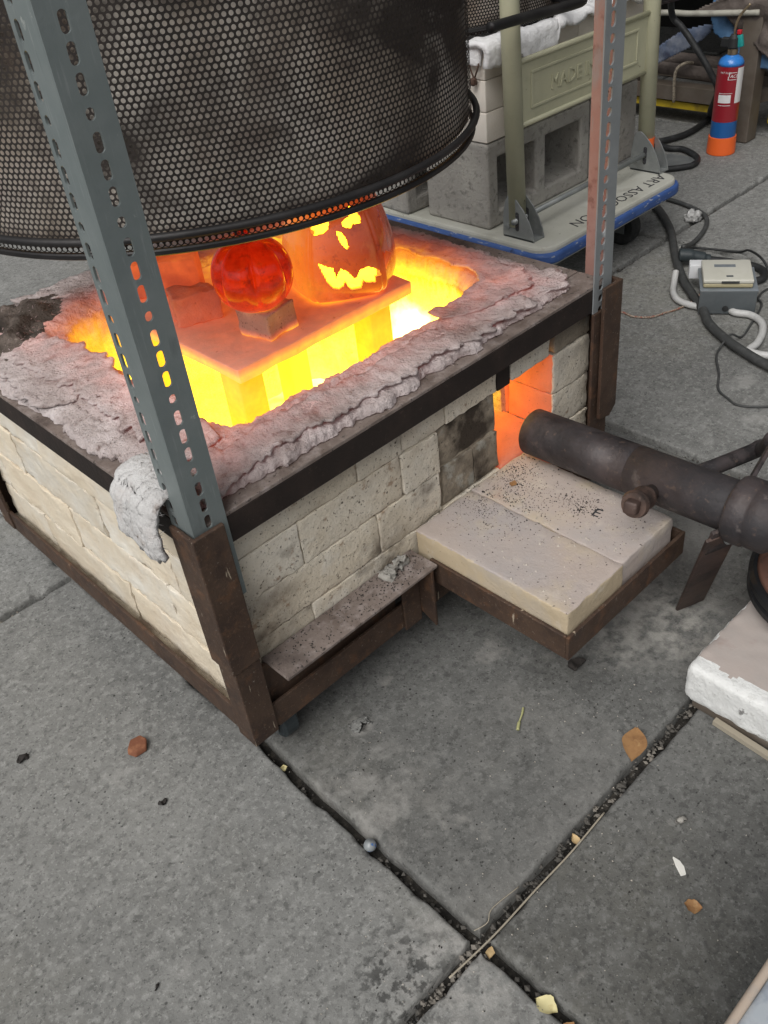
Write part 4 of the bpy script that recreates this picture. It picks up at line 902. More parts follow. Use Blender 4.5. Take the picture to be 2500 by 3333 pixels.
# ------------------------------------------------------------------ loose bricks on the burner tray
def shelf_brick(x0, x1, y0, y1, z0, z1, m, label, seed):
    VF = rbox(x0, x1, y0, y1, z0, z1, bev=0.0026, step=0.009, amp=0.0008, nscale=70, seed=seed)
    fm = [1 if np.mean([VF[0][i][2] for i in f]) > z1 - 0.0012 + 0.0014 * MN.noise(Vector(VF[0][f[0]]) * 60) else 0 for f in VF[1]]
    return solo('firebrick', VF, None, label, 'firebrick', 'firebricks on the burner tray', smooth=True, origin=((x0 + x1) / 2, (y0 + y1) / 2, z0), mats=[m, 'hard_firebrick'], fm=fm)
shelf_brick(0.3085, 0.4185, -0.2275, 0.0165, 0.1355, 0.199, 'yellow_firebrick', 'yellowish firebrick lying nearest on the rusty tray, grit on its top', 3)
fb2 = shelf_brick(0.420, 0.534, -0.2245, 0.018, 0.1355, 0.1975, 'hard_firebrick', 'pinkish firebrick under the burner pipe with a stamped letter E', 8)
mesh_obj('stamp', *text_vf('E', 0.024, 0.0003, basis((0.474, -0.139, 0.1974), (0.1, -1, 0), (1, 0.1, 0))), 'ink', None)
st = bpy.data.objects['stamp']; st.parent = fb2; st.matrix_parent_inverse = Matrix.Translation(-fb2.location)
def grains(n, boxes, m, name, label, zf, smin=0.0007, smax=0.002, parent=None, cl=None):
    V = []; F = []
    for i in range(n):
        if cl and random.random() < cl[0]:
            c_ = random.choice(cl[1]); x = random.gauss(c_[0], c_[2]); y = random.gauss(c_[1], c_[2])
        else:
            b = random.choice(boxes); x = random.uniform(b[0], b[1]); y = random.uniform(b[2], b[3])
        if not any(b[0] <= x <= b[1] and b[2] <= y <= b[3] for b in boxes): continue
        s_ = random.uniform(smin, smax); z = zf(x, y); k = len(V); a = random.uniform(0, 6.28)
        for q in range(3):
            V.append((x + s_ * math.cos(a + q * 2.1) * random.uniform(.6, 1.3), y + s_ * math.sin(a + q * 2.1) * random.uniform(.6, 1.3), z - 0.0004))
        V.append((x + random.uniform(-.3, .3) * s_, y + random.uniform(-.3, .3) * s_, z + s_ * random.uniform(0.6, 1.1)))
        F += [(k, k + 1, k + 3), (k + 1, k + 2, k + 3), (k + 2, k, k + 3)]
    o = mesh_obj(name, V, F, m); return tag(o, label, 'grit', kind='stuff')
grains(2300, [(0.312, 0.415, -0.22, 0.012), (0.424, 0.53, -0.22, 0.015)], 'soot_grit', 'dark_grit', 'black grit scattered over the tray bricks', lambda x, y: 0.1985 if x < 0.419 else 0.1972, smin=0.0007, smax=0.0019, cl=(0.88, [(0.395, -0.015, 0.018), (0.39, -0.03, 0.022), (0.482, -0.115, 0.016), (0.462, -0.02, 0.028), (0.49, 0.0, 0.02), (0.44, -0.05, 0.03)]))
grains(500, [(0.06, 0.295, -0.027, 0.017)], 'soot_grit', 'ledge_grit', 'grey grit lying on the narrow ledge', lambda x, y: 0.171, cl=(0.6, [(0.265, 0.0, 0.02), (0.22, 0.005, 0.03)]))
grains(160, [(0.312, 0.415, -0.22, 0.012), (0.424, 0.53, -0.22, 0.015)], 'pale_grit', 'pale_grit', 'pale crumbs scattered over the tray bricks', lambda x, y: 0.1985 if x < 0.419 else 0.1972, smin=0.0008, smax=0.0028)
solo('ash_lump', rbox(0.235, 0.275, -0.004, 0.013, 0.1712, 0.180, bev=0.004, step=0.004, amp=0.004, nscale=120, seed=44), 'cinder', 'grey ash lump on the far end of the narrow ledge', 'ash', smooth=True)

# ------------------------------------------------------------------ burner
B = Thing('gas_burner', (0.535, -0.3, 0.0), 'rusty iron pipe burner aimed into the glowing port', 'burner')
def pipe_pt(y): return Vector((0.535, y, 0.238 + (0.0 - y) * 0.04))
ax = (pipe_pt(-1) - pipe_pt(0)).normalized()
def along(y0, prof, n=36): return lathe(prof, n, tuple(pipe_pt(y0)), tuple(ax))
def wob(a, h): return 1 + 0.006 * MN.noise(Vector((math.cos(a) * 3, math.sin(a) * 3, h * 20)))
B.part('barrel', lathe([(0.0285, 0.03), (0.0285, 0.0), (0.0305, -0.001), (0.0325, 0.001), (0.0325, 0.02), (0.0325, 0.10), (0.0325, 0.165)], 48, tuple(pipe_pt(0.002)), tuple(ax), fn=wob), 'burner_iron', smooth=True, label='blackened front of the burner pipe')
B.part('barrel', lathe([(0.0325, 0.0), (0.0325, 0.12), (0.0325, 0.165)], 48, tuple(pipe_pt(-0.163)), tuple(ax), fn=wob), 'burner_iron', smooth=True, label='rusty rear of the burner pipe')
B.part('throat_plug', lathe([(0.0, 0.0), (0.0284, 0.001)], 30, tuple(pipe_pt(-0.03)), tuple(ax)), 'black_iron')
B.part('clamp_ring', along(-0.300, [(0.0335, 0.0), (0.0405, 0.002), (0.042, 0.006), (0.042, 0.022), (0.0385, 0.026), (0.040, 0.029), (0.040, 0.048), (0.034, 0.056), (0.031, 0.075), (0.0, 0.08)]), 'burner_iron', smooth=True)
# side branch with a square plug
s0 = Vector((0.508, -0.207, 0.248)); s1 = Vector((0.440, -0.219, 0.270)); dS = (s1 - s0).normalized()
br = B.part('side_pipe', lathe([(0.015, -0.01), (0.0125, 0.0), (0.0095, 0.004), (0.0095, 0.022), (0.012, 0.025), (0.0145, 0.029), (0.0155, 0.034), (0.0145, 0.038), (0.0140, 0.052), (0.0165, 0.055), (0.0175, 0.060), (0.0155, 0.066)], 26, tuple(s0), tuple(dS)), 'burner_rust', smooth=False)
q = dS.to_track_quat('Z', 'Y').to_matrix().to_4x4(); q.translation = s0 + dS * 0.066
B.part('square_plug', xf(rbox(-0.0085, 0.0085, -0.0085, 0.0085, -0.002, 0.0135, bev=0.0035, step=0.02), q), 'burner_rust', smooth=True, under=br)
# legs
def bar(p0, p1, wdir, wd, t):
    p0, p1, wdir = Vector(p0), Vector(p1), Vector(wdir); d = (p1 - p0).normalized(); wdir = (wdir - d * wdir.dot(d)).normalized(); n_ = d.cross(wdir).normalized()
    P = [p0 + wdir * wd / 2 + n_ * t / 2, p0 - wdir * wd / 2 + n_ * t / 2, p0 - wdir * wd / 2 - n_ * t / 2, p0 + wdir * wd / 2 - n_ * t / 2]
    return prism(P, p0, p1)
B.part('leg', bar((0.5075, -0.303, 0.228), (0.596, -0.232, 0.0), (1, -0.6, 0.35), 0.044, 0.005), 'burner_rust', bevel=0.0012, label='flat rusty leg reaching the ground before the pipe')
B.part('leg', bar((0.512, -0.3075, 0.240), (0.5265, -0.294, 0.190), (1, -0.6, 0.35), 0.046, 0.006), 'burner_iron', bevel=0.0012, label='dark riveted tab at the head of the flat leg')
B.part('rivet', lathe([(0.006, 0.0), (0.0055, 0.003), (0.003, 0.0045), (0.0, 0.005)], 12, (0.518, -0.3055, 0.214), (-0.55, -0.75, 0.2)), 'zinc', smooth=True)
B.part('leg', bar((0.560, -0.298, 0.262), (0.640, -0.288, 0.284), (0.3, -0.3, 1), 0.030, 0.005), 'burner_iron', bevel=0.0012)
B.part('leg', tube([(0.66, -0.28, 0.27), (0.78, -0.225, 0.17), (0.83, -0.20, 0.128), (0.845, -0.188, 0.118), (0.83, -0.182, 0.115), (0.75, -0.150, 0.112), (0.66, -0.11, 0.11)], 0.0125, 12), 'burner_iron', smooth=True, label='bent tube leg behind the pipe')
# round iron base behind the burner, standing on the white block
DB = Thing('iron_pot', (0.642, -0.412, 0.0), 'rusty domed iron disc with a black rim at the right edge beside the white block', 'iron disc'); DB.loc = Vector((0.642, -0.412, 0))
DB.part('dome', lathe([(0.108, 0.125), (0.104, 0.131), (0.085, 0.139), (0.05, 0.145), (0.0, 0.147)], 56, (0.642, -0.412, 0)), 'rust_red', smooth=True)
DB.part('rim', lathe([(0.10, 0.088), (0.112, 0.092), (0.1165, 0.098), (0.1165, 0.106), (0.113, 0.110), (0.117, 0.114), (0.117, 0.122), (0.112, 0.127), (0.107, 0.126)], 64, (0.642, -0.412, 0)), 'black_iron', smooth=False)
DB.part('foot', lathe([(0.05, 0.0755), (0.055, 0.088)], 30, (0.642, -0.412, 0)), 'black_iron')
# white coated block
def wblock():
    V, F = rbox(0.432, 0.80, -0.66, -0.318, 0.014, 0.0745, bev=0.009, step=0.0048, amp=0.0009, nscale=70, seed=21)
    return V, F
V, F = wblock(); fm = []
for f in F:
    c = np.mean([V[i] for i in f], 0); n1 = 0.012 * MN.noise(Vector(c) * 30)
    fm.append(1 if (c[2] > 0.0718 and c[0] > 0.452 + n1 + 0.006 * MN.noise(Vector(c) * 110)) else 0)
WB = solo('kiln_slab', (V, F), None, 'thick refractory slab with white crusted sides and a pinkish top at the right edge', 'refractory slab', smooth=True, origin=(0.6, -0.5, 0.014), mats=['white_block', 'pink_block'], fm=fm)
solo('timber_strip', rbox(0.437, 0.80, -0.655, -0.33, 0.001, 0.013, bev=0.002, step=0.05), 'brown_paint', 'thin weathered board wedged under the white crusted slab', 'board', smooth=True)
solo('wood_sliver', prism([(0.428, -0.365, 0.001), (0.436, -0.365, 0.001), (0.436, -0.365, 0.008), (0.428, -0.365, 0.008)], (0, -0.365, 0), (-0.014, -0.56, 0)), 'straw', 'pale splinter lying along the foot of the white crusted slab', 'splinter')

# ------------------------------------------------------------------ platform cart with blocks and a second kiln
CT = Thing('platform_cart', (1.44, 0.86, 0), 'olive folding platform cart with a blue edged deck, loaded with blocks', 'cart')
dx0, dx1, dy0, dy1 = 1.180, 1.712, 0.478, 1.30
CT.part('deck', rr_prism(dx0, dx1, dy0, dy1, 0.045, 0.138, 0.160, 8), 'deck_cream', bevel=0.006)
CT.part('bumper', rr_prism(dx0 - 0.009, dx1 + 0.009, dy0 - 0.009, dy1 + 0.009, 0.052, 0.124, 0.148, 8), 'blue_paint', bevel=0.006, label='chipped blue paint band round the deck')
CT.part('deck_frame', rr_prism(dx0 + 0.012, dx1 - 0.012, dy0 + 0.012, dy1 - 0.012, 0.04, 0.108, 0.1235, 6), 'deck_cream', bevel=0.003)
for cx in (1.27, 1.62):
    for cy in (0.58, 1.2):
        c0 = CT.part('caster', join(box(cx - 0.035, cx + 0.035, cy - 0.035, cy + 0.035, 0.1, 0.1075), box(cx - 0.022, cx - 0.019, cy - 0.02, cy + 0.02, 0.035, 0.1), box(cx + 0.019, cx + 0.022, cy - 0.02, cy + 0.02, 0.035, 0.1)), 'zinc_dark')
        CT.part('wheel', lathe([(0.006, -0.015), (0.04, -0.015), (0.048, -0.01), (0.048, 0.01), (0.04, 0.015), (0.006, 0.015)], 24, (cx, cy, 0.0485), (1, 0, 0)), 'rubber', under=c0)
PX0, PX1, PY = 1.2175, 1.713, 0.590
for px in (PX0, PX1):
    CT.part('handle_post', tube([(px, PY - 0.005, 0.185), (px, PY + 0.02, 1.0)], 0.0195, 20, 0), 'olive_paint', smooth=True)
CT.part('handle_post', tube([(PX0, PY + 0.02, 1.0), (PX0 + 0.02, PY + 0.02, 1.05), (PX0 + 0.08, PY + 0.02, 1.07), (PX1 - 0.08, PY + 0.02, 1.07), (PX1 - 0.02, PY + 0.02, 1.05), (PX1, PY + 0.02, 1.0)], 0.0195, 14), 'olive_paint', smooth=True, label='top bend of the handle')
pn = CT.part('name_panel', box(PX0 + 0.018, PX1 - 0.018, PY + 0.001, PY + 0.004, 0.388, 0.508), 'olive_paint')
for z in (0.386, 0.509): CT.part('panel_rod', tube([(PX0 + 0.012, PY + 0.002, z), (PX1 - 0.012, PY + 0.002, z)], 0.0058, 10, 0), 'olive_paint', smooth=True, under=pn)
# pressed ridge and letters
def frame_ridge(x0, x1, z0, z1, wd, d):
    y = PY + 0.001
    return join(*[prism([(a, y, b), (c, y, b), (c, y, e), (a, y, e)], (0, 0, 0), (0, -d, 0)) for a, c, b, e in ((x0, x1, z0, z0 + wd), (x0, x1, z1 - wd, z1), (x0, x0 + wd, z0 + wd, z1 - wd), (x1 - wd, x1, z0 + wd, z1 - wd))])
CT.part('ridge', frame_ridge(PX0 + 0.055, PX1 - 0.055, 0.412, 0.486, 0.006, 0.0025), 'olive_paint', under=pn, bevel=0.0012)
CT.part('lettering', text_vf('MADE IN USA', 0.040, 0.0012, basis((1.338, PY - 0.0005, 0.434), (1, 0, 0), (0, 0, 1))), 'olive_paint', under=pn)
CT.part('paint_mark', lathe([(0.0198, 0.0), (0.0199, 0.03)], 20, (PX1, PY - 0.004, 0.205)), 'torch_orange', label='orange paint mark low on the right post')
def bracket(x, label=None):
    prof = [(0.612, 0.1605), (0.612, 0.205), (0.606, 0.238), (0.598, 0.252), (0.588, 0.254), (0.575, 0.246), (0.555, 0.226), (0.540, 0.203), (0.530, 0.18), (0.526, 0.1605)]
    o = None
    for xx in (x, x + 0.034):
        p = CT.part('hinge_plate', prism([(xx, y, z) for y, z in prof], (0, 0, 0), (0.003, 0, 0)), 'zinc', bevel=0.0008)
        CT.part('slot', rr_slot(xx - 0.0006), 'ink', under=p)
        CT.part('bolt', lathe([(0.006, 0), (0.006, 0.004), (0.0, 0.005)], 6, (xx, 0.597, 0.185), (-1, 0, 0)), 'zinc', under=p)
    CT.part('hinge_base', box(x, x + 0.037, 0.528, 0.61, 0.1602, 0.164), 'zinc')
def rr_slot(x):
    pts = [(0.572 + 0.005 * math.cos(t) , (0.215 if math.sin(t) > 0 else 0.183) + 0.005 * math.sin(t)) for t in np.linspace(0, 2 * PI, 17)[:-1]]
    return prism([(x, y, z) for y, z in pts], (0, 0, 0), (0.0042, 0, 0))
bracket(1.2005); bracket(1.690)
CT.part('lock_rod', tube([(1.19, 0.575, 0.200), (1.735, 0.575, 0.200)], 0.0062, 12, 0), 'zinc', smooth=True)
CT.part('lettering', text_vf('ART ASSOCIATION', 0.042, 0.0002, basis((1.690, 0.530, 0.1603), (-1, 0, 0), (0, -1, 0)), shear=0.25), 'ink', label='handwritten marker letters upside down on the deck edge')
# cinder blocks
def cinder(x0, y0, z0, lx, ly, lz, label, cores='y', rz=0.0):
    if cores == 'y':
        wb = 0.036; xs = [0, wb, (lx - wb) / 2, (lx + wb) / 2, lx - wb, lx]; zs = [0, wb, lz - wb, lz]
        VF = voxel(xs, [0, ly], zs, lambda i, j, k: not (k == 1 and i in (1, 3)))
    else:
        wb = 0.036; ys = [0, wb, (ly - wb) / 2, (ly + wb) / 2, ly - wb, ly]; xs = [0, wb, lx - wb, lx]
        VF = voxel(xs, ys, [0, lz], lambda i, j, k: not (i == 1 and j in (1, 3)))
    o = mesh_obj('cinder_block', *VF, 'cinder', bevel=0.007); o.location = (x0, y0, z0); o.rotation_euler = (0, 0, rz)
    b_ = o.modifiers['edge']; b_.segments = 3
    tag(o, label, 'cinder block', 'cinder blocks on the cart'); return o
cinder(1.205, 0.656, 0.1605, 0.372, 0.19, 0.188, 'cinder block behind the cart handle, its two hollow cores facing front')
cinder(1.586, 0.657, 0.1605, 0.19, 0.385, 0.188, 'cinder block on the right end of the cart, solid end facing front', cores='x')
cinder(1.178, 0.888, 0.1605, 0.372, 0.19, 0.185, 'cinder block half hidden behind the first at the left rear of the cart', rz=math.radians(-4))
# second kiln of white bricks on the blocks
K2 = Thing('brick_kiln', (1.49, 0.95, 0.349), 'small kiln of clean white bricks stacked on the cinder blocks', 'kiln')
z = 0.3495
for lay in range(3):
    z1 = z + 0.0625; jsx = [1.205, 1.434, 1.663, 1.776] if lay % 2 else [1.205, 1.319, 1.5215, 1.7505, 1.776]
    if lay == 2: jsx = [1.205, 1.36, 1.5215, 1.776]
    for a, b in zip(jsx[:-1], jsx[1:]):
        K2.part('brick', rbox(a + 0.0006, b - 0.0006, 0.656, 0.77, z + 0.0006, z1, bev=0.003, step=0.1), 'ifb_white', smooth=True)
        K2.part('brick', rbox(a + 0.0006, b - 0.0006, 1.10, 1.214, z + 0.0006, z1, bev=0.003, step=0.1), 'ifb_white', smooth=True)
    for a, b in ((0.771, 0.93), (0.93, 1.0995)):
        K2.part('brick', rbox(1.205, 1.319, a + 0.0006, b - 0.0006, z + 0.0006, z1, bev=0.003, step=0.1), 'ifb_white', smooth=True)
        K2.part('brick', rbox(1.662, 1.776, a + 0.0006, b - 0.0006, z + 0.0006, z1, bev=0.003, step=0.1), 'ifb_white', smooth=True)
    z = z1
def blanket2():
    nx, ny = 110, 26; V = []; F = []
    for i in range(nx):
        x = 1.188 + 0.585 * i / (nx - 1)
        dr = (0.040 if x < 1.42 else 0.014) + 0.012 * MN.noise(Vector((x * 20, 0, 0))) + 0.008 * MN.noise(Vector((x * 60, 3, 0))) + (0.014 if 1.30 < x < 1.41 else 0)
        for j in range(ny):
            t = j / (ny - 1); s_ = t * (0.16 + dr)
            if s_ < 0.16: p = Vector((x, 0.80 - s_, 0.5405 + 0.004))
            else: p = Vector((x, 0.640 - 0.004 * math.sin(min(1, (s_ - 0.16) / 0.01) * PI / 2), 0.5445 - (s_ - 0.16)))
            p += MN.noise_vector(p * 40) * 0.004 + MN.noise_vector(p * 120) * 0.0025
            V.append(tuple(p))
    for i in range(nx - 1):
        for j in range(ny - 1): F.append((i * ny + j, i * ny + j + 1, (i + 1) * ny + j + 1, (i + 1) * ny + j))
    return V, F
b2 = K2.part('fibre_blanket', blanket2(), 'fibre_white', smooth=True, label='torn white fibre blanket over the top bricks')
s2 = b2.modifiers.new('thick', 'SOLIDIFY'); s2.thickness = 0.012; s2.offset = 0
K2.part('fibre_blanket', rbox(1.190, 1.215, 0.66, 1.2, 0.505, 0.548, bev=0.01, step=0.02, amp=0.005, nscale=40, seed=3), 'fibre_white', smooth=True)
wk = K2.part('tie_wire', tube([(1.200, 0.690, 0.516), (1.196, 0.686, 0.50), (1.197, 0.678, 0.481)], 0.0018, 7), 'brown_wire', smooth=True)
K2.part('tie_wire', tube([(1.200, 0.664, 0.516), (1.194, 0.664, 0.502), (1.197, 0.676, 0.481)], 0.0018, 7), 'brown_wire', smooth=True)
K2.part('knot', rbox(1.190, 1.2035, 0.672, 0.686, 0.466, 0.482, bev=0.005, step=0.01, amp=0.001, nscale=200), 'brown_wire', smooth=True)
lid2 = lid((1.385, 0.995, 0.549), 'second perforated drum lid sitting on the white fibre of the brick kiln')
lid2.part('lid_handle', tube([(1.10 - 1.385, 0.548 - 0.995, 0.052), (1.20 - 1.385, 0.545 - 0.995, 0.050), (1.39 - 1.385, 0.556 - 0.995, 0.040), (1.43 - 1.385, 0.62 - 0.995, 0.038), (1.43 - 1.385, 0.70 - 0.995, 0.038)], 0.0095, 10), 'rim_steel', smooth=True, label='bent dark bar passing before the cart post')
PB = Thing('small_burner', (1.86, 0.72, 0.0), 'black pipe elbow poking out beside the right cart post', 'burner'); PB.loc = Vector((0, 0, 0)); PB.o.location = (0, 0, 0)
PB.part('elbow', tube([(1.774, 0.742, 0.500), (1.84, 0.73, 0.500), (1.92, 0.715, 0.497), (2.05, 0.70, 0.493)], 0.022, 16), 'black_iron', smooth=True)
PB.part('collar', lathe([(0.0235, 0), (0.0275, 0.002), (0.0275, 0.022), (0.0235, 0.024)], 24, (1.872, 0.7235, 0.4985), (1, -0.2, 0)), 'zinc_dark')
PB.part('red_tag', rbox(1.835, 1.86, 0.73, 0.742, 0.522, 0.545, bev=0.003, step=0.02), 'red_plastic', smooth=True)

# ------------------------------------------------------------------ torch bottle
TO = Thing('torch_bottle', (2.345, 0.718, 0), 'red and blue gas torch bottle with an orange foot standing beside the brown table leg', 'gas torch'); tx, ty = 2.345, 0.718
r = 0.0365
def seg(prof): return lathe(prof, 40, (tx, ty, 0))
TO.part('foot', seg([(0.041, 0.001), (0.0415, 0.004), (0.040, 0.05), (0.0372, 0.0505)]), 'torch_orange', smooth=False)
TO.part('band', seg([(r, 0.0507), (r, 0.0955)]), 'torch_blue')
TO.part('label_wrap', seg([(r + 0.0002, 0.0957), (r + 0.0002, 0.246)]), 'torch_red', label='dark red printed label')
TO.part('shoulder', seg([(r - 0.0004, 0.2462), (r - 0.002, 0.254), (0.030, 0.263), (0.02, 0.2695), (0.013, 0.2725)]), 'torch_sky', smooth=True)
TO.part('collar', seg([(0.0125, 0.272), (0.014, 0.273), (0.014, 0.287), (0.0125, 0.288)]), 'brass')
# label print, wrapped round the bottle; "front" faces the camera side
fa = math.atan2(-0.664 - ty, -0.304 - tx)
def wrap(dr):
    return lambda v: (tx + (r + dr) * math.cos(fa + v[0] / r), ty + (r + dr) * math.sin(fa + v[0] / r), v[1])
def patch(x0, x1, z0, z1, dr, n=10):
    V = []; F = []
    for k in range(n + 1):
        x = x0 + (x1 - x0) * k / n
        for z in (z0, z1): V.append(wrap(dr)((x, z, 0)))
    for k in range(n): F.append((2 * k, 2 * k + 2, 2 * k + 3, 2 * k + 1))
    return V, F
TO.part('label_strip', patch(0.022, 0.050, 0.148, 0.243, 0.0005), 'torch_white', label='white side strip of the label')
TO.part('label_panel', patch(-0.026, 0.010, 0.150, 0.172, 0.0005), 'torch_white')
TO.part('emblem', join(patch(-0.004, 0.02, 0.2125, 0.2140, 0.0006), patch(0.000, 0.02, 0.231, 0.2325, 0.0006), patch(-0.004, -0.002, 0.214, 0.222, 0.0006), patch(-0.002, 0.0, 0.222, 0.231, 0.0006)), 'torch_white')
TO.part('lettering', text_vf('ACE', 0.012, 0.0, None, bend=lambda v: wrap(0.0007)((v[0] + 0.0005, v[1] + 0.2185, 0)), shear=0.3), 'torch_white')
TO.part('lettering', text_vf('FAT FUEL', 0.0075, 0.0, None, bend=lambda v: wrap(0.0007)((v[0] - 0.027, v[1] + 0.229, 0))), 'torch_white')
TO.part('lettering', join(patch(-0.025, 0.013, 0.1755, 0.1768, 0.0006), patch(-0.024, 0.011, 0.1423, 0.1437, 0.0006)), 'torch_white')
TO.part('torch_head', join(lathe([(0.012, 0.2885), (0.016, 0.292), (0.014, 0.315), (0.009, 0.325)], 20, (tx, ty, 0)), xf(rbox(-0.009, 0.009, -0.008, 0.022, -0.012, 0.012, bev=0.003, step=0.02), Matrix.Translation((tx, ty + 0.014, 0.303)))), 'rubber')
TO.part('trigger', xf(rbox(-0.006, 0.006, -0.009, 0.009, -0.016, 0.016, bev=0.003, step=0.02), Matrix.Translation((tx + 0.002, ty - 0.0175, 0.308)) @ Matrix.Rotation(math.radians(-14), 4, 'X')), 'teal_plastic', smooth=True)
TO.part('lock_button', xf(rbox(-0.005, 0.005, -0.006, 0.006, -0.006, 0.006, bev=0.002, step=0.02), Matrix.Translation((tx, ty - 0.014, 0.331))), 'red_plastic', smooth=True)
TO.part('nozzle', tube([(tx, ty, 0.322), (tx, ty, 0.345), (tx + 0.004, ty - 0.008, 0.372), (tx + 0.01, ty - 0.03, 0.40)], 0.0035, 8), 'brass', smooth=True)

# ------------------------------------------------------------------ table frame, tarps and dark backing added behind
TB = Thing('steel_table', (2.9, 0.9, 0), 'brown steel table frame with a yellow lower beam in the dark background', 'table'); TB.loc = Vector((0, 0, 0)); TB.o.location = (0, 0, 0)
TB.part('leg', box(2.445, 2.503, 0.690, 0.750, 0.001, 0.70), 'brown_paint', bevel=0.003)
TB.part('leg', box(2.445, 2.503, 2.60, 2.66, 0.001, 0.70), 'brown_paint', bevel=0.003)
TB.part('leg', box(3.62, 3.68, 0.690, 0.750, 0.001, 0.70), 'brown_paint', bevel=0.003)
TB.part('cross_beam', angle_iron((2.515, 0.752, 0.122), (2.515, 2.598, 0.122), (0, 0, -1), (1, 0, 0), 0.045, 0.05, 0.006), 'brown_paint', bevel=0.001)
TB.part('cross_beam', angle_iron((2.56, 0.30, 0.165), (2.56, 2.598, 0.165), (0, 0, -1), (1, 0, 0), 0.03, 0.05, 0.006), 'brown_paint', bevel=0.001)
TB.part('lower_beam', box(2.53, 2.60, 0.752, 2.598, 0.048, 0.070), 'yellow_paint', bevel=0.002, label='yellow lower beam left of the leg')
TB.part('lower_beam', box(2.56, 2.70, -0.4, 0.688, 0.03, 0.075), 'yellow_paint', bevel=0.002, label='yellow lower beam right of the leg')
TB.part('brace', bar((2.53, 0.775, 0.09), (2.60, 0.55, 0.17), (0, 0, 1), 0.04, 0.006), 'brown_paint')
TB.part('shading_top', box(2.44, 3.70, -0.45, 2.70, 0.702, 0.74), 'brown_paint', bevel=0.003)  # unseen top, added to keep the space beneath it dark
tag(mesh_obj('wall', *box(3.75, 3.9, -3.5, 9.0, 0.001, 3.0), 'dark_backing'), 'near black backing added behind the table', 'wall')  # invented wall, added so the background comes out dark
for k, (y, zc, rr) in enumerate(((1.00, 0.16, 0.028), (0.93, 0.19, 0.02))):
    solo('rolled_pipe', tube([(2.58, 0.80, zc - 0.01), (2.585, 1.3, zc), (2.59, 2.2, zc + 0.01)], rr, 12), 'brown_tarp', ['dark pipe lying along the table frame above the yellow beam', 'thinner dark pipe resting above the first along the table frame'][k], 'pipe', smooth=True)
solo('wire_loop', tube([(2.505, 0.985, 0.075), (2.500, 0.985, 0.165), (2.515, 0.965, 0.190), (2.55, 0.955, 0.185)], 0.005, 8), 'rope', 'rope loop hanging over the dark pipes of the table', 'rope', smooth=True)
def cloth(outline, x, depth_amp, step=0.012, seed=0, lean=0.0):
    ys = [p[0] for p in outline]; zs = [p[1] for p in outline]
    ny = int((max(ys) - min(ys)) / step) + 1; nz = int((max(zs) - min(zs)) / step) + 1
    V = []; F = []; idx = {}
    def vid(i, j):
        if (i, j) not in idx:
            y = min(ys) + i * step; z = min(zs) + j * step; p = Vector((seed, y, z))
            d = MN.noise(Vector((seed, (y * 0.8 + z) * 14, z * 6 - y * 4))) * depth_amp + MN.noise(p * 30) * depth_amp * 0.35
            idx[(i, j)] = len(V); V.append((x + d + lean * (z - min(zs)), y, z))
        return idx[(i, j)]
    for i in range(ny):
        for j in range(nz):
            if inside(min(ys) + (i + .5) * step, min(zs) + (j + .5) * step, outline): F.append((vid(i, j), vid(i + 1, j), vid(i + 1, j + 1), vid(i, j + 1)))
    return V, F
def tarp(outline, x, m, label, seed, amp=0.02, lean=0.0):
    o = solo('tarp', cloth(outline, x, amp, 0.0045, seed, lean), m, label, 'tarp', smooth=True)
    s_ = o.modifiers.new('thick', 'SOLIDIFY'); s_.thickness = 0.002; return o
tarp([(0.868, 0.341), (0.86, 0.50), (0.10, 0.52), (0.10, 0.20), (0.45, 0.205), (0.62, 0.202), (0.669, 0.207), (0.709, 0.211), (0.762, 0.238), (0.803, 0.266), (0.849, 0.294)], 2.475, 'blue_tarp', 'bright blue tarp edge hanging behind the torch', 2.0, amp=0.012)
tarp([(1.30, 0.10), (1.30, 0.20), (1.051, 0.239), (0.976, 0.287), (0.9, 0.306), (0.87, 0.308), (0.891, 0.277), (0.924, 0.252), (0.972, 0.227), (1.045, 0.19)], 2.505, 'faded_tarp', 'faded grey blue tarp strip hanging left of the bright one', 5.0, amp=0.015)
tarp([(0.93, 0.343), (0.832, 0.39), (0.70, 0.60), (0.10, 0.62), (0.10, 0.24), (0.50, 0.2), (0.62, 0.22), (0.666, 0.25), (0.723, 0.29), (0.775, 0.318), (0.80, 0.345), (0.80, 0.352)], 2.448, 'brown_tarp', 'wrinkled brown tarp bundle over the blue tarp', 9.0, amp=0.022)
tarp([(1.5, 0.395), (1.2, 0.40), (0.95, 0.372), (0.86, 0.362), (0.80, 0.37), (0.80, 0.62), (1.5, 0.62)], 2.62, 'brown_tarp', 'dark brown tarp fold in the shadow above the white rod', 12.0, amp=0.02)
solo('white_rod', tube([(2.2, 1.12, 0.372), (2.4, 0.994, 0.3545), (2.42, 0.91, 0.3525), (2.43, 0.82, 0.356), (2.44, 0.70, 0.362)], 0.0085, 10), 'white_pipe', 'pale plastic rod running level into the tarp bundle', 'rod', smooth=True)

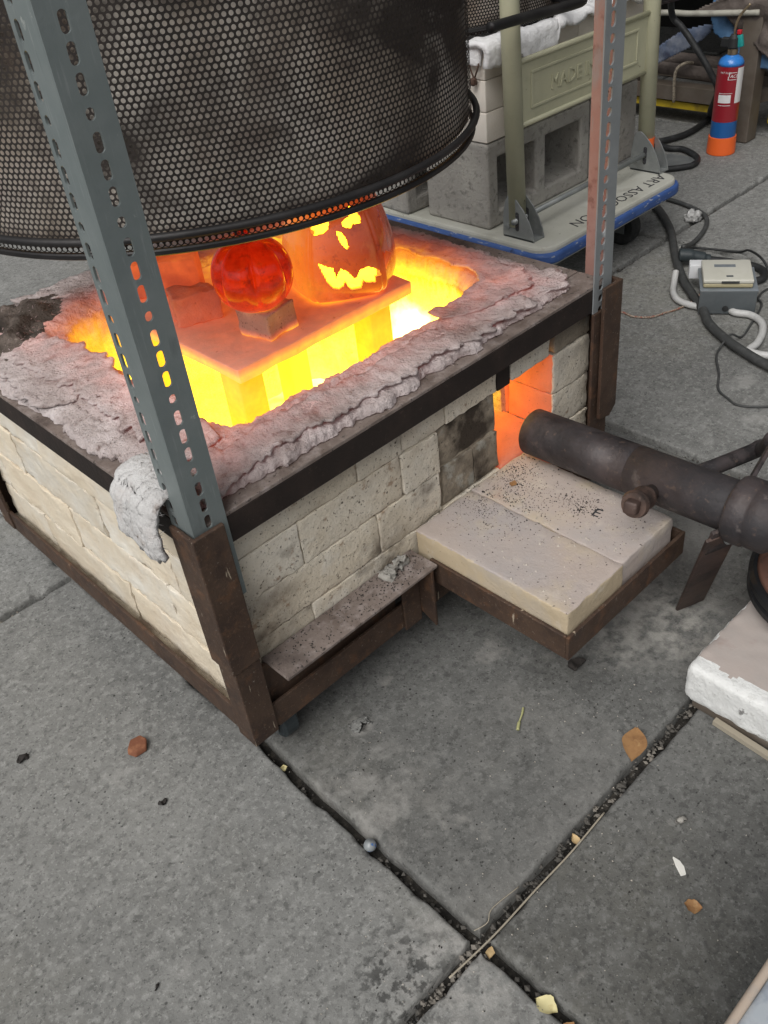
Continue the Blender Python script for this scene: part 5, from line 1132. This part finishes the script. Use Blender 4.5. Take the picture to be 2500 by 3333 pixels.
# ------------------------------------------------------------------ hoses and cables
solo('gas_hose', tube([(2.03, 0.703, 0.493), (2.15, 0.78, 0.505), (2.30, 0.90, 0.43), (2.37, 0.935, 0.355), (2.38, 0.907, 0.325), (2.385, 0.872, 0.287), (2.39, 0.837, 0.245), (2.40, 0.807, 0.2), (2.42, 0.79, 0.15), (2.52, 0.86, 0.06), (2.60, 0.90, 0.018), (2.549, 0.892, 0.012), (2.448, 0.881, 0.012), (2.375, 0.89, 0.012), (2.28, 0.93, 0.012), (2.1, 1.0, 0.012), (1.95, 1.1, 0.012)], 0.0095, 12), 'rubber', 'thick black gas hose sagging past the table to the ground', 'hose', smooth=True)
solo('coiled_cable', tube([(2.30, 0.90, 0.01), (2.282, 0.857, 0.01), (2.293, 0.818, 0.01), (2.27, 0.768, 0.01), (2.235, 0.73, 0.01), (2.189, 0.715, 0.01), (2.153, 0.728, 0.01), (2.10, 0.78, 0.01), (2.0, 0.9, 0.01)], 0.0085, 10), 'rubber', 'loop of black cable lying behind the right hinge of the cart', 'cable', smooth=True)
solo('metal_sheet', rbox(2.14, 2.26, 0.742, 0.84, 0.001, 0.003, bev=0.001, step=0.05), 'zinc', 'thin metal plate lying inside the cable loop behind the cart', 'metal plate')
solo('power_cable', tube([(2.0, 0.80, 0.013), (1.879, 0.662, 0.013), (1.812, 0.585, 0.013), (1.728, 0.506, 0.013), (1.642, 0.443, 0.013), (1.583, 0.401, 0.013), (1.488, 0.321, 0.012), (1.439, 0.27, 0.012), (1.382, 0.209, 0.012), (1.339, 0.171, 0.012), (1.293, 0.101, 0.012), (1.264, 0.038, 0.012), (1.248, -0.007, 0.012), (1.22, -0.09, 0.012)], 0.0095, 12), 'rubber_grey', 'thickest black cable running under the grey box to the right edge', 'cable', smooth=True)
solo('lead_cable', tube([(2.02, 0.74, 0.007), (1.936, 0.67, 0.007), (1.91, 0.579, 0.007), (1.883, 0.513, 0.007), (1.845, 0.472, 0.007), (1.778, 0.441, 0.007), (1.691, 0.42, 0.010), (1.615, 0.404, 0.03)], 0.0058, 10), 'rubber_grey', 'black lead curving from under the cart to the white plug', 'cable', smooth=True)
solo('thin_wire', tube([(1.60, 0.395, 0.03), (1.616, 0.399, 0.028), (1.663, 0.397, 0.012), (1.689, 0.368, 0.006), (1.711, 0.307, 0.005), (1.693, 0.274, 0.022), (1.653, 0.22, 0.026), (1.62, 0.18, 0.006)], 0.0028, 8), 'rubber', 'thin black wire arching behind the grey box', 'cable', smooth=True)
PC = Thing('plug_cable', (1.6, 0.25, 0), 'black cable with a dark plug looping behind the grey box', 'cable'); PC.loc = Vector((0, 0, 0)); PC.o.location = (0, 0, 0)
PC.part('cord', tube([(1.607, 0.335, 0.018), (1.633, 0.294, 0.012), (1.646, 0.244, 0.0095), (1.635, 0.208, 0.0095), (1.60, 0.188, 0.0095), (1.568, 0.200, 0.0095), (1.53, 0.22, 0.0095)], 0.0085, 10), 'rubber', smooth=True)
PC.part('plug', tube([(1.570, 0.386, 0.03), (1.585, 0.366, 0.028), (1.600, 0.345, 0.022), (1.612, 0.330, 0.018)], [0.016] * 10 + [0.0145] * 9 + [0.011] * 6, 12), 'plug_plastic', smooth=True)
solo('white_cable', tube([(1.49, 0.345, 0.03), (1.465, 0.333, 0.012), (1.432, 0.314, 0.0095), (1.404, 0.285, 0.0095), (1.397, 0.25, 0.0095), (1.405, 0.215, 0.0095), (1.44, 0.18, 0.0095)], 0.0072, 10), 'white_vinyl', 'short white cable bending out left of the grey box', 'cable', smooth=True)
solo('white_cable', tube([(1.44, 0.19, 0.0095), (1.417, 0.159, 0.0095), (1.424, 0.125, 0.0095), (1.407, 0.091, 0.0095), (1.369, 0.068, 0.0095), (1.321, 0.054, 0.0095), (1.285, 0.052, 0.0095), (1.285, 0.02, 0.0095), (1.31, -0.02, 0.0095), (1.35, -0.05, 0.0095)], 0.0076, 10), 'white_vinyl', 'thick white cable looping out right of the grey box', 'cable', smooth=True)
solo('thermocouple_wire', tube([(0.74, 0.42, 0.30), (0.95, 0.41, 0.05), (1.15, 0.40, 0.004), (1.287, 0.372, 0.003), (1.295, 0.326, 0.003), (1.313, 0.295, 0.003), (1.344, 0.282, 0.003), (1.379, 0.268, 0.003), (1.414, 0.259, 0.006), (1.44, 0.25, 0.02)], 0.0023, 6), 'copper_twist', 'thin reddish twisted wire between the kiln and the grey box', 'wire', smooth=True)
solo('signal_wire', tube([(1.62, 0.12, 0.003), (1.569, 0.159, 0.003), (1.513, 0.153, 0.006), (1.488, 0.132, 0.004), (1.413, 0.112, 0.003), (1.34, 0.097, 0.003), (1.306, 0.105, 0.02), (1.27, 0.107, 0.003), (1.235, 0.094, 0.003), (1.184, 0.059, 0.003), (1.133, 0.031, 0.003), (1.114, 0.002, 0.003), (1.103, -0.029, 0.003), (1.129, -0.071, 0.003), (1.19, -0.13, 0.003)], 0.0024, 6), 'rubber_grey', 'thin grey wire wandering over the concrete below the thick cable', 'wire', smooth=True)
# controller box
GB = Thing('control_box', (1.45, 0.22, 0), 'grey metal box under a yellowed ivory meter, lying among the cables', 'control box'); GB.loc = Vector((0, 0, 0)); GB.o.location = (0, 0, 0)
u = Vector((0.062, -0.096, 0)); ul = u.length; ux = u / ul; uy = Vector((-ux.y, ux.x, 0)) ; uy = uy if uy.x > 0 else -uy
o0 = Vector((1.380, 0.2215, 0.0))
def gb(a0, a1, b0, b1, z0, z1, bev=0.002):
    m = basis(o0, ux, uy); 
    if ux.cross(uy).z < 0: m = Matrix((ux, uy, Vector((0, 0, 1)))).transposed().to_4x4(); m.translation = o0
    V, F = rbox(a0, a1, b0, b1, z0, z1, bev=bev, step=0.2); V = [tuple(m @ Vector(v)) for v in V]
    if ux.cross(uy).z < 0: F = [f[::-1] for f in F]
    return V, F
GB.part('case', gb(0, 0.116, 0.0, 0.004, 0.003, 0.056), 'grey_enamel', smooth=True, label='front plate of the grey case')
GB.part('case', gb(0, 0.118, 0.0045, 0.124, 0.050, 0.056), 'grey_enamel_top', smooth=True, label='pale top plate of the grey case')
GB.part('case', gb(0.07, 0.113, 0.006, 0.12, 0.003, 0.0495), 'grey_enamel', smooth=True)
mt = GB.part('meter', gb(0.006, 0.106, 0.012, 0.116, 0.058, 0.067, 0.0025), 'yellowed_plastic', smooth=True)
GB.part('meter_cover', gb(0.005, 0.107, 0.011, 0.117, 0.0672, 0.0765, 0.003), 'ivory_plastic', smooth=True, under=mt)
GB.part('meter_window', gb(0.042, 0.078, 0.0100, 0.0108, 0.0685, 0.0738, 0.0003), 'rubber_grey', under=mt)
GB.part('faded_print', gb(0.030, 0.074, 0.076, 0.090, 0.0764, 0.0768, 0.0001), 'grey_enamel_top', under=mt)
GB.part('emblem', gb(0.052, 0.066, 0.026, 0.034, 0.0764, 0.0768, 0.0001), 'grey_enamel', under=mt)
GB.part('knockout', lathe([(0.0, 0.0), (0.0065, 0.0), (0.0065, 0.0015), (0.0, 0.002)], 16, tuple(o0 + ux * 0.055 - uy * 0.0002 + Vector((0, 0, 0.016))), tuple(-uy)), 'rubber')
solo('plug_adapter', gb(-0.018, 0.012, 0.118, 0.150, 0.030, 0.062), 'white_paper', 'white plug adapter with a teal side at the back corner of the meter', 'plug', smooth=True)
solo('cable_box', gb(0.008, 0.06, 0.05, 0.118, 0.004, 0.046), 'rubber', 'black transformer block tucked under the grey top plate', 'transformer', smooth=True)

# ------------------------------------------------------------------ litter on the concrete
def leaf(x, y, ln, wd, ang, m, label, z=0.003, curl=0.006, notch=0.0, cat='leaf', name='leaf', rag=1.0):
    V = []; F = []; n = 14; k = 6
    for i in range(n + 1):
        t = i / n; w_ = wd * math.sin(PI * min(1.0, t * 0.97 + 0.02)) ** 1.1 * (1.15 - 0.3 * t)
        for j in range(k + 1):
            s_ = j / k * 2 - 1; px = ln * (t - 0.5); py = s_ * w_ / 2 * (1 + rag * (0.3 * MN.noise(Vector((t * 6, s_ * 2, x * 90))) + 0.2 * MN.noise(Vector((t * 17, s_ * 2, x * 90)))))
            if notch and t > 0.75: px -= notch * ln * (0.5 + MN.noise(Vector((s_ * 5, y * 70, 1)))) * (t - 0.75)
            pz = curl * (s_ ** 2) * 0.35 + curl * 0.3 * math.sin(t * 4 + x * 20) * t
            V.append((x + px * math.cos(ang) - py * math.sin(ang), y + px * math.sin(ang) + py * math.cos(ang), z + max(0, pz)))
    for i in range(n):
        for j in range(k): F.append((i * (k + 1) + j, (i + 1) * (k + 1) + j, (i + 1) * (k + 1) + j + 1, i * (k + 1) + j + 1))
    return solo(name, (V, F), m, label, cat, smooth=True)
leaf(0.338, -0.311, 0.052, 0.030, math.radians(207), 'leaf_brown', 'large brown pointed leaf beside the joint near the white crusted slab', curl=0.007, rag=0.25)
leaf(0.188, -0.334, 0.016, 0.010, math.radians(70), 'leaf_tan', 'small tan leaf scrap lying in the joint halfway up', z=-0.004)
leaf(0.203, -0.472, 0.020, 0.016, math.radians(120), 'leaf_brown', 'orange brown leaf scrap alone on the lower right slab', notch=0.5)
leaf(0.021, -0.420, 0.026, 0.019, math.radians(100), 'leaf_cream', 'cream yellow leaf in the joint at the bottom edge', z=-0.002, notch=0.5, curl=0.008)
leaf(0.464, -0.020, 0.014, 0.010, math.radians(20), 'leaf_brown', 'orange leaf scrap among the black grit on the tray bricks', z=0.1985, curl=0.003)
leaf(0.025, -0.345, 0.014, 0.009, math.radians(30), 'leaf_tan', 'curled tan leaf bit at the crossing of the joints', z=-0.006)
leaf(0.026, 0.002, 0.012, 0.009, math.radians(60), 'leaf_cream', 'yellowish leaf bit in the joint below the rusty corner', z=-0.008)
leaf(0.02, -0.45, 0.018, 0.014, math.radians(10), 'leaf_brown', 'brown leaf crumb below the cream leaf in the joint', z=-0.006)
solo('paper_flake', prism([(0.239, -0.4265, 0.001), (0.233, -0.4335, 0.001), (0.226, -0.4445, 0.001), (0.2305, -0.4475, 0.001), (0.2365, -0.4415, 0.001), (0.2395, -0.4345, 0.001)], (0, 0, 0), (0.001, 0, 0.0012)), 'white_flake', 'pointed white flake on the lower right slab', 'flake')
solo('white_flake', prism([(1.668, 0.442, 0.001), (1.668, 0.424, 0.001), (1.679, 0.424, 0.001), (1.684, 0.436, 0.001)], (0, 0, 0), (0, 0, 0.003)), 'white_flake', 'tiny white flake beside the black lead near the grey box', 'flake')
solo('fibre_scrap', rbox(1.816, 1.852, 0.488, 0.524, 0.001, 0.022, bev=0.009, step=0.006, amp=0.005, nscale=90, seed=71), 'white_vinyl', 'pale crumpled scrap inside the curve of the black lead', 'scrap', smooth=True)
solo('clay_shard', prism([(-0.103, 0.170, 0.001), (-0.098, 0.157, 0.001), (-0.082, 0.155, 0.001), (-0.075, 0.166, 0.001), (-0.078, 0.178, 0.001), (-0.092, 0.181, 0.001)], (0, 0, 0), (0.003, 0.002, 0.008)), 'shard_clay', 'rust red clay shard on the left slab', 'shard', bevel=0.002)
solo('dark_pebble', rbox(-0.2103, -0.1967, 0.2687, 0.2783, 0.0006, 0.0035, bev=0.0014, step=0.003, amp=0.0025, nscale=160, seed=34), 'soot_grit', 'black clinker crumb at the far left of the slab', 'pebble', smooth=True)
solo('dark_pebble', rbox(-0.1162, -0.1068, 0.0677, 0.0743, 0.0006, 0.0035, bev=0.0014, step=0.003, amp=0.0025, nscale=160, seed=35), 'soot_grit', 'black clinker crumb below the rust red shard', 'pebble', smooth=True)
solo('dark_pebble', rbox(-0.2446, -0.2374, -0.1170, -0.1120, 0.0006, 0.0035, bev=0.0012, step=0.003, amp=0.002, nscale=160, seed=36), 'soot_grit', 'black clinker crumb near the bottom of the left slab', 'pebble', smooth=True)
solo('grey_pebble', rbox(0.279, 0.291, -0.415, -0.403, 0.0008, 0.008, bev=0.004, step=0.004, amp=0.002, nscale=90, seed=37), 'cinder', 'grey pebble above the white flake on the lower right slab', 'pebble', smooth=True)
solo('glass_bead', lathe([(0.0, 0.0), (0.006, 0.002), (0.008, 0.007), (0.006, 0.012), (0.0, 0.014)], 18, (0.0235, -0.163, -0.008)), 'glass_marble', 'blue and white glass bead stuck in the joint', 'bead', smooth=True)
solo('straw_stem', tube([(-0.026, -0.3335, 0.002), (0.04, -0.339, 0.0035), (0.108, -0.3395, 0.003), (0.17, -0.341, 0.003), (0.235, -0.339, 0.003)], 0.0011, 6), 'straw', 'long dry grass stem lying across the crossing of the joints', 'stem', smooth=True)
solo('straw_stem', tube([(0.10, -0.322, -0.002), (0.06, -0.318, 0.002), (0.045, -0.324, 0.001), (0.03, -0.318, -0.003)], 0.0006, 5), 'straw', 'short curled rootlet at the edge of the joint crossing', 'stem', smooth=True)
solo('green_twig', tube([(0.294, -0.172, 0.003), (0.284, -0.178, 0.004), (0.272, -0.183, 0.003), (0.262, -0.189, 0.003)], [0.0016] * 8 + [0.0012] * 8 + [0.0022] * 9, 6), 'leaf_green', 'pale green twig on the shaded slab below the tray', 'twig', smooth=True)
solo('dark_chip', rbox(0.386, 0.408, -0.185, -0.170, 0.0008, 0.006, bev=0.003, step=0.005, amp=0.003, nscale=90, seed=38), 'soot_grit', 'dark stone chip under the near corner of the tray', 'pebble', smooth=True)
def spall(x, y, s_, label, seed):
    VF = rbox(x - s_, x + s_, y - s_ * .7, y + s_ * .7, 0.0006, 0.005, bev=0.0022, step=0.0035, amp=0.004, nscale=110, seed=seed)
    solo('concrete_spall', VF, 'concrete', label, 'spalled concrete', smooth=True)
spall(0.135, -0.028, 0.012, 'crumbled pale concrete lump on the shaded slab before the ledge', 51)
for nm_, mt_, n_, lb_, sm0, sm1 in (('dark_crumbs', 'soot_grit', 420, 'dark crumbs and grit strewn over the paving', 0.0006, 0.0016), ('pale_crumbs', 'pale_grit', 260, 'pale crumbs and flecks strewn over the paving', 0.0005, 0.0014)):
    grains(n_, [(-0.55, 0.010, -0.62, 0.5), (0.045, 0.43, -0.62, -0.05), (0.72, 1.6, -0.15, 0.48)], mt_, nm_, lb_, lambda x, y: 0.0008, smin=sm0, smax=sm1, cl=(0.4, [(0.06, -0.30, 0.05), (0.3, -0.28, 0.06), (0.40, -0.25, 0.05), (-0.05, -0.28, 0.05), (0.1, -0.08, 0.05)]))
# gravel in the joints
def gravel():
    V = []; F = []
    segs = [((0.02, -0.9), (0.02, 0.1), 420), ((-0.3, -0.33), (0.60, -0.33), 620), ((0.93, 0.3), (0.93, -0.25), 60), ((0.916, 0.2), (0.916, -0.33), 90), ((1.3, 0.5), (2.3, 0.5), 160), ((1.70, 0.9), (1.70, 0.1), 90), ((-0.4, 0.56), (0.02, 0.56), 50)]
    for a, b, n in segs:
        for i in range(n):
            t = random.random(); x = a[0] + (b[0] - a[0]) * t; y = a[1] + (b[1] - a[1]) * t
            w_ = random.gauss(0, 0.0042)
            if a[0] == b[0]: x += w_
            else: y += w_
            s_ = random.choice([0.0012, 0.0018, 0.0026, 0.0036]) * random.uniform(0.7, 1.2); z = random.uniform(-0.020, -0.009) + s_ * 0.5
            if (a == (-0.3, -0.33)) and x > 0.16: z += 0.006
            k = len(V); c = Vector((x, y, z))
            for d in ((1, 0, 0), (-1, 0, 0), (0, 1, 0), (0, -1, 0), (0, 0, 1), (0, 0, -1)):
                V.append(tuple(c + Vector(d) * s_ * random.uniform(0.6, 1.3) + Vector((random.uniform(-.3, .3), random.uniform(-.3, .3), 0)) * s_))
            F += [(k, k + 2, k + 4), (k + 2, k + 1, k + 4), (k + 1, k + 3, k + 4), (k + 3, k, k + 4), (k + 2, k, k + 5), (k + 1, k + 2, k + 5), (k + 3, k + 1, k + 5), (k, k + 3, k + 5)]
    return V, F
tag(mesh_obj('joint_gravel', *gravel(), 'pebble'), 'small gravel and dirt lodged in the joints of the paving', 'gravel', kind='stuff')
# out of focus sheet at the lower right corner
SB = Thing('metal_tub', (0.25, -0.70, 0), 'pale blue grey mottled metal tub with a tan edge at the bottom right corner', 'tub'); SB.loc = Vector((0, 0, 0)); SB.o.location = (0, 0, 0)
SB.part('tub_body', rbox(-0.06, 0.40, -0.90, -0.584, 0.001, 0.202, bev=0.006, step=0.04, amp=0.001, nscale=20), 'mottled_sheet', smooth=True)
SB.part('edge_strip', tube([(-0.05, -0.581, 0.199), (0.05, -0.581, 0.1995), (0.15, -0.581, 0.1995), (0.38, -0.581, 0.199)], 0.0038, 10), 'tan_edge', smooth=True)
